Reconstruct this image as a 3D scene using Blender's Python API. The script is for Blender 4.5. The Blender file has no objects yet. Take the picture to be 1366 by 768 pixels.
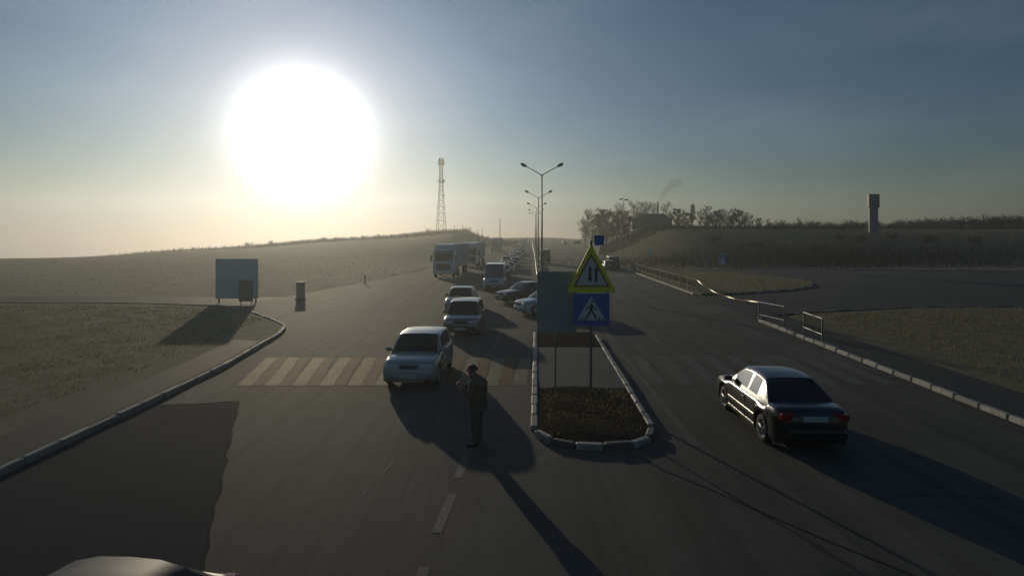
import bpy, bmesh, math, random
from mathutils import Vector, Matrix
random.seed(7)
SC = bpy.context.scene
COL = SC.collection
PI = math.pi

# ------------------------------------------------------------------ camera
F, CX, YH, H = 800.0, 683.0, 319.0, 4.5          # focal length / centre / horizon in photo pixels, eye height
cam_d = bpy.data.cameras.new('camera'); cam = bpy.data.objects.new('camera', cam_d); COL.objects.link(cam)
cam.location = (0, 0, H); cam.rotation_euler = (PI/2, 0, 0)
cam_d.sensor_width = 36; cam_d.lens = F/1366*36
cam_d.shift_y = -(384-YH)/1366
cam_d.clip_start = .1; cam_d.clip_end = 6000
SC.camera = cam

# ------------------------------------------------------------------ light
AUREOLE = 0.6
SUN_EL, SUN_AZ = math.radians(9.4), math.radians(-19.2)     # azimuth measured from +Y towards +X
w = bpy.data.worlds.new('World'); SC.world = w; w.use_nodes = True
nt = w.node_tree
bg = nt.nodes['Background']
sky = nt.nodes.new('ShaderNodeTexSky'); sky.sky_type = 'NISHITA'; sky.sun_disc = False
sky.sun_elevation = SUN_EL; sky.sun_rotation = SUN_AZ
sky.air_density = 1.5; sky.dust_density = 0.25; sky.ozone_density = 6.0; sky.altitude = 200
nt.links.new(sky.outputs[0], bg.inputs[0]); bg.inputs[1].default_value = 0.05
sun_d = bpy.data.lights.new('sun', 'SUN'); sun = bpy.data.objects.new('sun', sun_d); COL.objects.link(sun)
sun_d.energy = 2.4; sun_d.angle = math.radians(.5); sun_d.color = (1.0, .86, .62)
# the overexposed sun and the pale aureole of thin high haze round it, plus faint cirrus: sky, fixed in world directions
sdir = Vector((math.sin(SUN_AZ)*math.cos(SUN_EL), math.cos(SUN_AZ)*math.cos(SUN_EL), math.sin(SUN_EL)))
sun.rotation_euler = sdir.to_track_quat('Z', 'Y').to_euler()
def wn(t, **k):
    n_ = nt.nodes.new(t)
    for a_, v_ in k.items(): setattr(n_, a_, v_)
    return n_
tcw = wn('ShaderNodeTexCoord'); dotn = wn('ShaderNodeVectorMath', operation='DOT_PRODUCT'); dotn.inputs[1].default_value = sdir
nrmn = wn('ShaderNodeVectorMath', operation='NORMALIZE'); nt.links.new(tcw.outputs['Generated'], nrmn.inputs[0]); nt.links.new(nrmn.outputs[0], dotn.inputs[0])
def wm(op, a, b=None):
    m_ = wn('ShaderNodeMath', operation=op)
    for i_, q_ in ((0, a), (1, b)):
        if q_ is None: continue
        if isinstance(q_, (int, float)): m_.inputs[i_].default_value = q_
        else: nt.links.new(q_, m_.inputs[i_])
    return m_.outputs[0]
ang = wm('MULTIPLY', wm('ARCCOSINE', wm('MINIMUM', dotn.outputs['Value'], .999999)), 180/PI)
core = wm('MULTIPLY', wm('EXPONENT', wm('MULTIPLY', wm('POWER', wm('DIVIDE', ang, 5.0), 2.6), -1.0)), 1.9)
broad = wm('MULTIPLY', wm('EXPONENT', wm('DIVIDE', ang, -11.5)), AUREOLE)
cmap = wn('ShaderNodeMapping'); cmap.inputs['Scale'].default_value = (2.2, 2.2, 7.0); nt.links.new(nrmn.outputs[0], cmap.inputs[0])
cn = wn('ShaderNodeTexNoise'); cn.inputs['Scale'].default_value = 1.6; cn.inputs['Detail'].default_value = 7; nt.links.new(cmap.outputs[0], cn.inputs[0])
cir = wm('MULTIPLY', wm('POWER', wm('MAXIMUM', wm('SUBTRACT', cn.outputs[0], .42), 0.0), 1.5), .26)
bg2 = wn('ShaderNodeBackground'); bg2.inputs[0].default_value = (1, 1, .97, 1); nt.links.new(wm('ADD', core, cir), bg2.inputs[1])
halo = wm('MULTIPLY', wm('EXPONENT', wm('MULTIPLY', wm('POWER', wm('DIVIDE', ang, 10.5), 2.0), -1.0)), .5)
bg4 = wn('ShaderNodeBackground'); bg4.inputs[0].default_value = (1.0, .56, .22, 1); nt.links.new(halo, bg4.inputs[1])
addc = wn('ShaderNodeAddShader'); nt.links.new(bg2.outputs[0], addc.inputs[0]); nt.links.new(bg4.outputs[0], addc.inputs[1])
bg3 = wn('ShaderNodeBackground'); bg3.inputs[0].default_value = (.42, .8, 1.32, 1); nt.links.new(broad, bg3.inputs[1]); addb = wn('ShaderNodeAddShader'); nt.links.new(addc.outputs[0], addb.inputs[0]); nt.links.new(bg3.outputs[0], addb.inputs[1])
addw = wn('ShaderNodeAddShader'); nt.links.new(bg.outputs[0], addw.inputs[0]); nt.links.new(addb.outputs[0], addw.inputs[1]); nt.links.new(addw.outputs[0], nt.nodes['World Output'].inputs[0])
HAZE_DENSITY, HAZE_G = 0.00085, 0.64
vs = SC.view_settings
vs.view_transform = 'Standard'; vs.look = 'None'; vs.gamma = 1; vs.exposure = -0.27; vs.use_curve_mapping = False

# ------------------------------------------------------------------ helpers
def sstep(t):
    t = max(0., min(1., t)); return t*t*(3-2*t)
def lerp(a, b, t): return a+(b-a)*t
def interp(tab, v):
    if v <= tab[0][0]: return tab[0][1]
    for (a, fa), (b, fb) in zip(tab, tab[1:]):
        if v <= b: return lerp(fa, fb, (v-a)/(b-a))
    return tab[-1][1]

class MB:
    def __init__(s): s.v = []; s.f = []; s.m = []
    def add(s, vs, fs, mi=0):
        o = len(s.v); s.v += [tuple(p) for p in vs]; s.f += [tuple(i+o for i in f) for f in fs]; s.m += [mi]*len(fs)
    def box(s, c, d, rz=0, mi=0, ry=0, rx=0):
        M = Matrix.Translation(c) @ Matrix.Rotation(rz, 4, 'Z') @ Matrix.Rotation(ry, 4, 'Y') @ Matrix.Rotation(rx, 4, 'X')
        x, y, z = d[0]/2, d[1]/2, d[2]/2
        p = [M @ Vector(q) for q in ((-x,-y,-z),(x,-y,-z),(x,y,-z),(-x,y,-z),(-x,-y,z),(x,-y,z),(x,y,z),(-x,y,z))]
        s.add(p, [(0,3,2,1),(4,5,6,7),(0,1,5,4),(1,2,6,5),(2,3,7,6),(3,0,4,7)], mi)
    def cbox(s, c, d, b=.02, rz=0, mi=0):            # box with chamfered vertical and top edges
        M = Matrix.Translation(c) @ Matrix.Rotation(rz, 4, 'Z')
        x, y, z = d[0]/2, d[1]/2, d[2]/2
        def ring(xx, yy, zz, bb): return [(xx-bb,-yy,zz),(xx,-yy+bb,zz),(xx,yy-bb,zz),(xx-bb,yy,zz),(-xx+bb,yy,zz),(-xx,yy-bb,zz),(-xx,-yy+bb,zz),(-xx+bb,-yy,zz)]
        R = [ring(x-b,y-b,-z,b), ring(x,y,-z+b,b), ring(x,y,z-b,b), ring(x-b,y-b,z,b)]
        p = [M @ Vector(q) for r in R for q in r]
        fs = [tuple(range(7,-1,-1)), tuple(range(24,32))]
        for k in range(3):
            for i in range(8): j = (i+1) % 8; fs.append((k*8+i, k*8+j, k*8+8+j, k*8+8+i))
        s.add(p, fs, mi)
    def tube(s, p0, p1, r0, r1=None, n=6, mi=0, caps=True):
        r1 = r0 if r1 is None else r1
        p0, p1 = Vector(p0), Vector(p1); d = (p1-p0)
        if d.length < 1e-6: return
        q = d.to_track_quat('Z', 'Y')
        vs_, fs = [], []
        for p, r in ((p0, r0), (p1, r1)):
            for i in range(n):
                a = 2*PI*i/n; vs_.append(p + q @ Vector((r*math.cos(a), r*math.sin(a), 0)))
        for i in range(n): j = (i+1) % n; fs.append((i, j, n+j, n+i))
        if caps: fs += [tuple(range(n-1,-1,-1)), tuple(range(n, 2*n))]
        s.add(vs_, fs, mi)
    def path(s, pts, rs, n=6, mi=0):
        pts = [Vector(p) for p in pts]; vs_, fs = [], []
        for k, p in enumerate(pts):
            d = (pts[min(k+1, len(pts)-1)]-pts[max(k-1, 0)])
            q = d.to_track_quat('Z', 'Y'); r = rs[k] if hasattr(rs, '__len__') else rs
            for i in range(n):
                a = 2*PI*i/n; vs_.append(p + q @ Vector((r*math.cos(a), r*math.sin(a), 0)))
        for k in range(len(pts)-1):
            for i in range(n): j = (i+1) % n; fs.append((k*n+i, k*n+j, (k+1)*n+j, (k+1)*n+i))
        fs += [tuple(range(n-1,-1,-1)), tuple(range((len(pts)-1)*n, len(pts)*n))]
        s.add(vs_, fs, mi)
    def prism(s, poly, z0, z1, M=None, mi=0):        # poly: CCW (x, y) list
        M = M or Matrix(); n = len(poly)
        p = [M @ Vector((x, y, z0)) for x, y in poly]+[M @ Vector((x, y, z1)) for x, y in poly]
        s.add(p, [tuple(range(n-1,-1,-1)), tuple(range(n, 2*n))]+[(i, (i+1) % n, n+(i+1) % n, n+i) for i in range(n)], mi)
    def lathe(s, prof, n=16, M=None, mi=0):          # prof: (r, h) pairs, axis local Y
        M = M or Matrix(); vs_, fs = [], []
        for r, h in prof:
            for i in range(n):
                a = 2*PI*i/n; vs_.append(M @ Vector((r*math.cos(a), h, r*math.sin(a))))
        for k in range(len(prof)-1):
            for i in range(n): j = (i+1) % n; fs.append((k*n+i, (k+1)*n+i, (k+1)*n+j, k*n+j))
        s.add(vs_, fs, mi)
    def build(s, name, mat, parent=None, smooth=False, kind=None, loc=None):
        me = bpy.data.meshes.new(name); me.from_pydata(s.v, [], s.f)
        mats = mat if isinstance(mat, (list, tuple)) else [mat]
        for m in mats: me.materials.append(m)
        if len(mats) > 1: me.polygons.foreach_set('material_index', s.m)
        if smooth: me.polygons.foreach_set('use_smooth', [True]*len(me.polygons))
        me.update()
        o = bpy.data.objects.new(name, me); COL.objects.link(o)
        if parent: o.parent = parent
        if kind: o['kind'] = kind
        if loc: o.location = loc
        return o

def tag(o, label=None, cat=None, group=None, kind=None):
    if label: o['label'] = label
    if cat: o['category'] = cat
    if group: o['group'] = group
    if kind: o['kind'] = kind
    return o
def thing(name, label, cat, loc=(0,0,0), rz=0, group=None, kind=None):
    o = bpy.data.objects.new(name, None); COL.objects.link(o); o.empty_display_size = .3
    o.location = loc; o.rotation_euler = (0, 0, rz)
    return tag(o, label, cat, group, kind)
KIDS = {}
def kids(o): return [c for c in bpy.data.objects if c.parent == o]
def dup(root, loc, rz=0, label=None, group=None, scale=None, deep=True):
    def cp(o, par):
        c = o.copy(); COL.objects.link(c); c.parent = par
        if deep:
            key = o.name
            if key not in KIDS: KIDS[key] = kids(o)
            for k in KIDS[key]: cp(k, c)
        return c
    r = cp(root, None); r.location = loc; r.rotation_euler = (0, 0, rz)
    if scale: r.scale = scale if hasattr(scale, '__len__') else (scale,)*3
    if label: r['label'] = label
    if group: r['group'] = group
    return r

# ------------------------------------------------------------------ materials
def mat(name, col, rough=.6, metal=0, spec=.5, noise=None, bump=0, coat=0, emit=None, alpha=None):
    """noise: list of (scale, amount, second colour) mixed over the base in object space"""
    m = bpy.data.materials.new(name); m.use_nodes = True
    t = m.node_tree; N = t.nodes; L = t.links; p = N['Principled BSDF']
    p.inputs['Roughness'].default_value = rough; p.inputs['Metallic'].default_value = metal
    p.inputs['Specular IOR Level'].default_value = spec
    if coat: p.inputs['Coat Weight'].default_value = coat; p.inputs['Coat Roughness'].default_value = .06
    c = (*col, 1)
    p.inputs['Base Color'].default_value = c
    last = None; fine = None
    if noise:
        tc = N.new('ShaderNodeTexCoord')
        for sc, amt, c2 in noise:
            nz = N.new('ShaderNodeTexNoise'); nz.inputs['Scale'].default_value = sc; nz.inputs['Detail'].default_value = 5
            nz.inputs['Roughness'].default_value = .62
            L.new(tc.outputs['Object'], nz.inputs['Vector'])
            rp = N.new('ShaderNodeMapRange'); rp.inputs[1].default_value = .38; rp.inputs[2].default_value = .66
            rp.inputs[3].default_value = 0; rp.inputs[4].default_value = amt
            L.new(nz.outputs[0], rp.inputs[0])
            mx = N.new('ShaderNodeMix'); mx.data_type = 'RGBA'
            L.new(rp.outputs[0], mx.inputs[0])
            if last: L.new(last, mx.inputs[6])
            else: mx.inputs[6].default_value = c
            mx.inputs[7].default_value = (*c2, 1)
            last = mx.outputs[2]; fine = nz.outputs[0]
        L.new(last, p.inputs['Base Color'])
        if bump:
            b = N.new('ShaderNodeBump'); b.inputs['Strength'].default_value = bump; b.inputs['Distance'].default_value = .02
            L.new(fine, b.inputs['Height']); L.new(b.outputs[0], p.inputs['Normal'])
    return m

M_ASPH = mat('asphalt', (.094,.086,.069), .85, noise=[(.12,.8,(.122,.11,.086)),(.7,.55,(.07,.066,.056)),(5,.4,(.078,.073,.062)),(45,.6,(.15,.14,.118))], bump=.35, spec=.12)
def streaks(m, amt, dark, sx=1.1, sy=.025):          # tyre-polished lanes and oil streaks running along the road
    t = m.node_tree; N = t.nodes; L = t.links; p = N['Principled BSDF']; src = p.inputs['Base Color'].links[0].from_socket
    tc = N.new('ShaderNodeTexCoord'); mp = N.new('ShaderNodeMapping'); mp.inputs['Scale'].default_value = (sx, sy, 1); mp.inputs['Rotation'].default_value = (0, 0, -.035)
    nz = N.new('ShaderNodeTexNoise'); nz.inputs['Scale'].default_value = 1; nz.inputs['Detail'].default_value = 6; nz.inputs['Roughness'].default_value = .6
    rp = N.new('ShaderNodeMapRange'); rp.inputs[1].default_value = .4; rp.inputs[2].default_value = .68; rp.inputs[4].default_value = amt
    mx = N.new('ShaderNodeMix'); mx.data_type = 'RGBA'; mx.inputs[7].default_value = (*dark, 1)
    L.new(tc.outputs['Object'], mp.inputs[0]); L.new(mp.outputs[0], nz.inputs[0]); L.new(nz.outputs[0], rp.inputs[0]); L.new(rp.outputs[0], mx.inputs[0]); L.new(src, mx.inputs[6]); L.new(mx.outputs[2], p.inputs['Base Color'])
streaks(M_ASPH, .8, (.045,.043,.04)); streaks(M_ASPH, .6, (.15,.14,.122), 2.3, .05); streaks(M_ASPH, .5, (.05,.048,.044), .35, .3)
M_ASPH2 = mat('side_asphalt', (.055,.052,.048), .8, noise=[(.2,.6,(.075,.07,.062)),(50,.5,(.09,.085,.08))], bump=.35, spec=.12)
M_SHADOW = mat('shadow_toned_asphalt', (.05,.051,.054), .9, noise=[(.7,.6,(.066,.066,.068)),(5,.4,(.04,.04,.042)),(60,.5,(.085,.085,.087))], bump=.3, spec=.02)  # darker asphalt colour with the shade of a cast shadow put in
M_TAR = mat('tar', (.04,.039,.038), .9, spec=.03, noise=[(4,.5,(.04,.04,.04))])
M_PAINT = mat('road_paint', (.34,.27,.15), .75, spec=.08, noise=[(.35,.8,(.4,.31,.17)),(1.3,.7,(.17,.15,.11)),(7,.6,(.1,.092,.08)),(30,.5,(.1,.092,.08))], bump=.1)
M_OCHRE = mat('worn_ochre_paint', (.3,.15,.045), .8, spec=.07, noise=[(1.3,.75,(.14,.08,.04)),(16,.8,(.062,.056,.05))], bump=.1)
M_PAINT_DIM = mat('worn_road_paint', (.17,.16,.145), .75, spec=.15, noise=[(1.1,.8,(.1,.095,.088)),(11,.9,(.075,.071,.064))], bump=.1)
M_GOLD = mat('yellowed_paint', (.56,.35,.1), .75, spec=.05, noise=[(.35,.8,(.62,.42,.15)),(1.3,.7,(.3,.19,.075)),(7,.55,(.16,.12,.075)),(30,.5,(.12,.1,.075))], bump=.1)
M_FAINT = mat('nearly_gone_paint', (.15,.14,.125), .82, spec=.13, noise=[(1.1,.8,(.11,.104,.093)),(11,.7,(.09,.085,.077))], bump=.1)
M_FIELD = mat('dry_field', (.17,.145,.09), .95, spec=.1, noise=[(.03,.85,(.11,.115,.065)),(.12,.6,(.21,.17,.11)),(.6,.6,(.1,.085,.05)),(6,.5,(.22,.18,.12))], bump=.8)
M_HILL = M_FIELD
M_VERGE = mat('verge_soil', (.19,.165,.105), .95, spec=.1, noise=[(.25,.8,(.15,.155,.09)),(1.2,.6,(.28,.225,.15)),(18,.5,(.14,.125,.085))], bump=.9)
M_SOIL = mat('island_soil', (.055,.043,.032), .95, spec=0, noise=[(1.2,.7,(.045,.045,.024)),(6,.6,(.11,.088,.06)),(30,.6,(.03,.024,.018))], bump=1)
M_PAVE = mat('grey_paving', (.1,.1,.096), .8, noise=[(1.2,.6,(.075,.074,.071)),(30,.5,(.125,.122,.117))], bump=.3, spec=.1)
M_KERB_W = mat('white_kerb', (.44,.42,.36), .7, noise=[(2,.8,(.27,.255,.22)),(14,.75,(.15,.142,.125))], bump=.3)
M_KERB_G = mat('grey_kerb', (.24,.23,.2), .75, noise=[(2,.7,(.16,.15,.13)),(14,.6,(.32,.3,.26))], bump=.3)
M_KERB_G2 = mat('stained_kerb', (.17,.16,.14), .8, noise=[(2,.7,(.11,.1,.09)),(14,.6,(.25,.23,.2))], bump=.4)
M_KERB_G3 = mat('chalky_kerb', (.3,.285,.25), .8, noise=[(2,.7,(.2,.19,.165)),(14,.6,(.36,.34,.3))], bump=.4)
M_KERB_K = mat('black_kerb', (.07,.067,.062), .75, noise=[(3,.7,(.1,.095,.086)),(16,.6,(.15,.14,.125))], bump=.3)
M_GRASS = mat('grass_blades', (.24,.205,.11), .9, spec=.15, noise=[(.6,.9,(.16,.165,.075)),(3,.6,(.3,.23,.135))])
def backlit(m, amt):                                  # thin blades let light through
    t = m.node_tree; p = t.nodes['Principled BSDF']; tr = t.nodes.new('ShaderNodeBsdfTranslucent'); mx = t.nodes.new('ShaderNodeMixShader'); mx.inputs[0].default_value = amt
    if p.inputs['Base Color'].links: t.links.new(p.inputs['Base Color'].links[0].from_socket, tr.inputs[0])
    t.links.new(p.outputs[0], mx.inputs[1]); t.links.new(tr.outputs[0], mx.inputs[2]); t.links.new(mx.outputs[0], t.nodes['Material Output'].inputs[0])
backlit(M_GRASS, .45)
M_GLASS = mat('car_glass', (.012,.015,.018), .06, spec=.6)
M_GLASS2 = mat('pale_windscreen', (.1,.14,.18), .15, spec=.4, noise=[(1.5,.5,(.07,.1,.13))])
M_TYRE = mat('tyre', (.016,.016,.017), .85, noise=[(20,.5,(.035,.033,.03))])
M_RIM = mat('rim', (.45,.45,.46), .35, metal=.8, noise=[(12,.5,(.2,.19,.18))])
M_TRIM = mat('black_trim', (.02,.02,.021), .55, noise=[(9,.4,(.035,.034,.033))])
M_CHROME = mat('chrome', (.6,.6,.58), .22, metal=1, noise=[(8,.3,(.4,.4,.38))])
M_LAMP = mat('headlamp', (.75,.77,.78), .15, metal=0, noise=[(14,.5,(.16,.17,.18))])
M_TAIL = mat('tail_lamp', (.32,.012,.01), .2, noise=[(16,.5,(.2,.006,.006))], coat=.6)
M_AMBER = mat('indicator', (.6,.2,.02), .2, noise=[(16,.3,(.45,.14,.01))], coat=.6)
M_PLATE = mat('number_plate', (.5,.5,.49), .5, noise=[(7,.4,(.38,.37,.35))])
M_STEEL = mat('galvanised', (.3,.31,.32), .5, metal=.6, noise=[(3,.6,(.2,.2,.2)),(18,.4,(.36,.37,.38))])
M_DSTEEL = mat('dark_steel', (.09,.095,.1), .55, metal=.5, noise=[(3,.6,(.06,.055,.05))])
M_POST = mat('sign_post', (.17,.2,.21), .5, metal=.3, noise=[(5,.6,(.11,.12,.12))])
M_YEL = mat('yellow_green_sheet', (.74,.7,.03), .5, noise=[(2,.4,(.64,.62,.03))])
M_SIGNW = mat('sign_white', (.62,.62,.6), .5, noise=[(3,.4,(.4,.4,.39))])
M_RED = mat('sign_red', (.36,.1,.075), .5, noise=[(4,.4,(.3,.08,.06))])
M_BLUE = mat('sign_blue', (.035,.12,.42), .45, noise=[(3,.4,(.03,.1,.34))])
M_BLACK = mat('sign_black', (.015,.017,.017), .5, noise=[(8,.3,(.022,.022,.022))])
M_BOARD = mat('grey_board', (.3,.3,.285), .6, noise=[(.8,.6,(.24,.24,.23)),(5,.35,(.34,.34,.32))])
M_PALE = mat('pale_board', (.62,.65,.64), .6, noise=[(.4,.7,(.48,.52,.52)),(3,.4,(.68,.7,.69))])
M_BARK = mat('bark', (.075,.062,.05), .9, spec=.15, noise=[(3,.6,(.12,.11,.1)),(14,.5,(.04,.034,.028))], bump=.5)
M_TWIG = mat('twigs', (.04,.033,.027), .9, spec=.05, noise=[(.4,.7,(.036,.03,.024)),(2,.5,(.062,.05,.038))])
M_NEEDLE = mat('needles', (.035,.05,.026), .9, spec=.1, noise=[(.5,.7,(.026,.036,.02)),(3,.5,(.05,.06,.03))])
M_WALL = mat('house_wall', (.16,.14,.12), .85, noise=[(.6,.6,(.13,.11,.095)),(6,.4,(.2,.18,.15))], bump=.3)
M_ROOF = mat('house_roof', (.075,.06,.055), .8, noise=[(.8,.6,(.055,.045,.042)),(9,.4,(.1,.08,.07))], bump=.4)
M_TWHITE = mat('truck_white', (.74,.74,.72), .4, noise=[(.7,.5,(.64,.64,.62)),(5,.3,(.5,.49,.46))], coat=.3)
M_TGREEN = mat('truck_green', (.07,.13,.1), .45, noise=[(1,.5,(.055,.1,.08))], coat=.2)
M_TARP = mat('trailer_tarp', (.5,.51,.51), .6, noise=[(.6,.6,(.42,.43,.43)),(4,.4,(.55,.55,.54))], bump=.3)
M_BRICK = mat('chimney_metal', (.06,.05,.048), .7, noise=[(3,.5,(.09,.07,.06))])
M_PYL_D = mat('pylon_plum', (.07,.05,.09), .5, noise=[(1,.4,(.055,.04,.075))])
M_PYL_B = mat('pylon_blue', (.02,.04,.2), .5, noise=[(1,.4,(.018,.03,.16))])
M_CAB = mat('cabinet_grey', (.36,.36,.37), .7, spec=.2, noise=[(1.5,.6,(.28,.28,.28)),(9,.4,(.4,.4,.4))])
M_RUST = mat('rusty_rail', (.13,.085,.06), .7, metal=.2, spec=.2, noise=[(2,.6,(.08,.055,.04)),(12,.5,(.2,.16,.13))])
M_TAPE = mat('warning_tape', (.6,.35,.28), .3, noise=[(2.2,.9,(.42,.07,.05))])
def paint(name, col, metal=.35, rough=.34):
    return mat(name, col, rough, metal, noise=[(1.6,.45,tuple(c*.8 for c in col)),(22,.25,tuple(c*.65+.02 for c in col))], coat=.7)

# ------------------------------------------------------------------ the lie of the land
def zr(y):                                                # height of the road along its length
    return 5.6*sstep((y-80)/350.) - .02*max(0, y-440)
XL = [(-30,-9.2),(8,-9.6),(16.3,-9.9),(21,-10.1),(28,-10.9),(30.5,-11.5),(33,-13.2),(36.5,-15.9),(39.5,-18.9),(44.5,-18.3),(49,-17.4),(61,-15.5),(84,-11.3),(440,1.0),(1300,30)]
XR = [(-30,10.2),(8,12.0),(21.4,12.85),(33.3,13.6),(48.6,14.7),(88,16.8),(440,28.6),(1300,58)]
def xl(y): return interp(XL, y)
def xr(y): return interp(XR, y)
def tz(x, y):
    z = zr(y)
    L_, R_ = xl(y), xr(y)
    if x < L_-2 and y > 50:
        wl = sstep((L_-2-x)/14.)
        zl = sstep((y-70)/180.)*(8.7+.075*x) - .03*max(0, y-270)
        zl += .25*math.sin(x*.11+y*.07)*sstep((y-60)/40)
        z = lerp(z, zl, wl)
    if x > R_+3 and y > 80:
        wr_ = sstep((x-R_-3)/20.)*sstep((y-98+min(10, max(0, (x-60)*.1)))/62.)
        top = 7.4+.08*math.sin(x*.09)+.3*math.sin(x*.031+1) - .03*max(0, y-240)
        z = lerp(z, max(top, z*.98-.02*max(0, y-240)), wr_)
    return z
def gp(px, py, z0=0.):                                    # where the sight line through a photo pixel meets the land
    kx, kz = (px-CX)/F, (YH-py)/F
    if kz < 0:
        d = (z0-H)/kz
        if d < 75: return Vector((kx*d, d, z0))
    d = 40.
    while d < 1200:
        if H+kz*d <= tz(kx*d, d)+z0: break
        d += .5
    return Vector((kx*d, d, tz(kx*d, d)+z0))
def at(px, d): x = (px-CX)/F*d; return Vector((x, d, tz(x, d)))

def rows(a, b): 
    out = []; y = a
    while y < b:
        out.append(y); y += 2 if y < 120 else (5 if y < 450 else 50)
    return out+[b]
YS = rows(-30, 800)
XS = [-780,-650,-520,-420,-340,-280,-240,-205]+[x for x in range(-180,-60,8)]+[x*2. for x in range(-30,41)]+[x for x in range(86,190,8)]+[205,240,280,340,420,520,650,780]
g = MB(); n = len(XS)
for y in YS:
    for x in XS: g.v.append((x, y, tz(x, y)-.06))
for j in range(len(YS)-1):
    for i in range(n-1): g.f.append((j*n+i, j*n+i+1, (j+1)*n+i+1, (j+1)*n+i)); g.m.append(0)
tag(g.build('ground', M_FIELD, smooth=True, kind='structure'), 'dry brown grass fields and hill slopes around the road')
g = MB(); RY = rows(-30, 700); K = 9
for y in RY:
    for k in range(K): g.v.append((lerp(xl(y), xr(y), k/(K-1)), y, zr(y)))
for j in range(len(RY)-1):
    for k in range(K-1): g.f.append((j*K+k, j*K+k+1, (j+1)*K+k+1, (j+1)*K+k)); g.m.append(0)
tag(g.build('road', M_ASPH, smooth=True, kind='structure'), 'wide grey asphalt road running up to the crest')
def sheet(name, pts, z, m, label=None, kind='structure'):
    b = MB(); b.add([(x, y, z) for x, y in pts], [tuple(range(len(pts)))])
    o = b.build(name, m, kind=kind)
    if label: o['label'] = label
    return o
sheet('side_road', [(-15,36),(-15,46.5),(-25,46.8),(-90,50),(-90,43.5),(-25,41.3),(-19,39.6)][::-1], -.004, M_ASPH2, 'narrow side road leaving to the left')
sheet('side_road', [(12,32.5),(14.5,34.2),(18,36),(26,38.6),(60,40.5),(120,42),(120,78),(60,84),(36,91),(24,97),(16.5,98),(12,60)], -.004, M_ASPH2, 'side road looping round the brown island on the right')
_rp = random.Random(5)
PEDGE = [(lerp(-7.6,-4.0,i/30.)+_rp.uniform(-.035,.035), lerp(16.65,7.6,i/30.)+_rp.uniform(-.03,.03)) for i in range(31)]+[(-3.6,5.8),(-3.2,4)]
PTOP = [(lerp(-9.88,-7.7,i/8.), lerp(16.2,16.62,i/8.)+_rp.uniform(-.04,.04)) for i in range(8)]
sheet('painted_shadow', (PTOP+PEDGE+[(-9.4,4)])[::-1], .004, M_SHADOW, 'large cast shadow painted as darker asphalt beside the left kerb')  # dark sheet painted in place of a cast shadow that has no caster here

# ------------------------------------------------------------------ kerbs, verges and islands
def resample(pts, step):
    P = [Vector((x, y, 0)) for x, y in pts]; out = [P[0]]; need = step
    for a, b in zip(P, P[1:]):
        Ls = (b-a).length; t = 0
        while Ls-t >= need:
            t += need; out.append(a+(b-a)*(t/Ls)); need = step
        need -= Ls-t
    return out
def kerb_stones(parent, pts, step, mats_, h=.14, wdt=.17, inset=0):
    P = resample(pts, step)
    for k, (a, b) in enumerate(zip(P, P[1:])):
        d = b-a; m = MB(); j = random.uniform(-.016, .014)
        m.cbox((0, 0, (h-.12)/2), (d.length-random.uniform(.015,.05), wdt+random.uniform(-.012,.012), h+.12), random.uniform(.015,.04))
        c = (a+b)/2
        o = m.build('kerb_stone', mats_[k % len(mats_)], parent)
        o.location = (c.x, c.y, tz(c.x, c.y)+j); o.rotation_euler = (random.uniform(-.01,.01), 0, math.atan2(d.y, d.x)+random.uniform(-.008,.008))
LK = [(-9.55,5),(-9.75,10),(-9.9,16.3),(-10.1,21),(-10.9,28),(-11.5,30.5),(-13.2,33),(-15.9,36.5),(-18.9,39.5),(-25,41.2),(-55,42.4)]
k = thing('kerb', 'weathered grey kerb curving round the left grass corner', None, kind='structure')
kerb_stones(k, LK, 1.0, [M_KERB_G, M_KERB_G2, M_KERB_G, M_KERB_G3])
sheet('grass_verge', [(-90,4),(-9.64,4),(-9.84,10),(-9.99,16.3),(-10.19,21),(-10.99,28),(-11.6,30.5),(-13.3,32.95),(-16,36.4),(-19,39.4),(-25,41.1),(-90,43.4)], .085, M_VERGE, 'flat grass corner inside the left kerb')
sheet('footpath', [(-11.3,4),(-9.85,4),(-9.95,10),(-10.15,16.3),(-10.35,21),(-10.9,26),(-12.2,26.4),(-11.7,21),(-11.5,16.3)], .09, M_ASPH2, 'worn footpath along the left kerb')
RK = [(11.6,5),(12.0,8),(12.85,21.4),(13.6,33.3),(14.3,34.3)]
k = thing('kerb', 'sunlit white painted kerb along the near right road edge', None, kind='structure')
kerb_stones(k, RK, 1.0, [M_KERB_W, M_KERB_W, M_KERB_G])
RK2 = [(14.5,34.4),(18,36.2),(26,38.8),(60,40.7)]
k = thing('kerb', 'dull grey kerb turning into the right side road', None, kind='structure')
kerb_stones(k, RK2, 1.2, [M_KERB_G, M_KERB_K])
sheet('grass_verge', [(13.9,4),(120,4),(120,42),(60,40.6),(26,38.7),(18,36.05),(15.6,34.2),(15.2,30)], .085, M_VERGE, 'dark dry verge right of the near right kerb')
sheet('pavement', [(11.6,4),(14,4),(15.3,30),(15.7,34.3),(14.3,34.2),(13.7,33.3),(12.95,21.4),(12.1,8)], .09, M_ASPH2, 'narrow dark pavement behind the white right kerb')
k = thing('kerb', 'thin sunlit kerb beside the far right railing', None, kind='structure')
kerb_stones(k, [(14.75,48.6),(16.8,88)], 1.0, [M_KERB_W, M_KERB_G])
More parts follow.
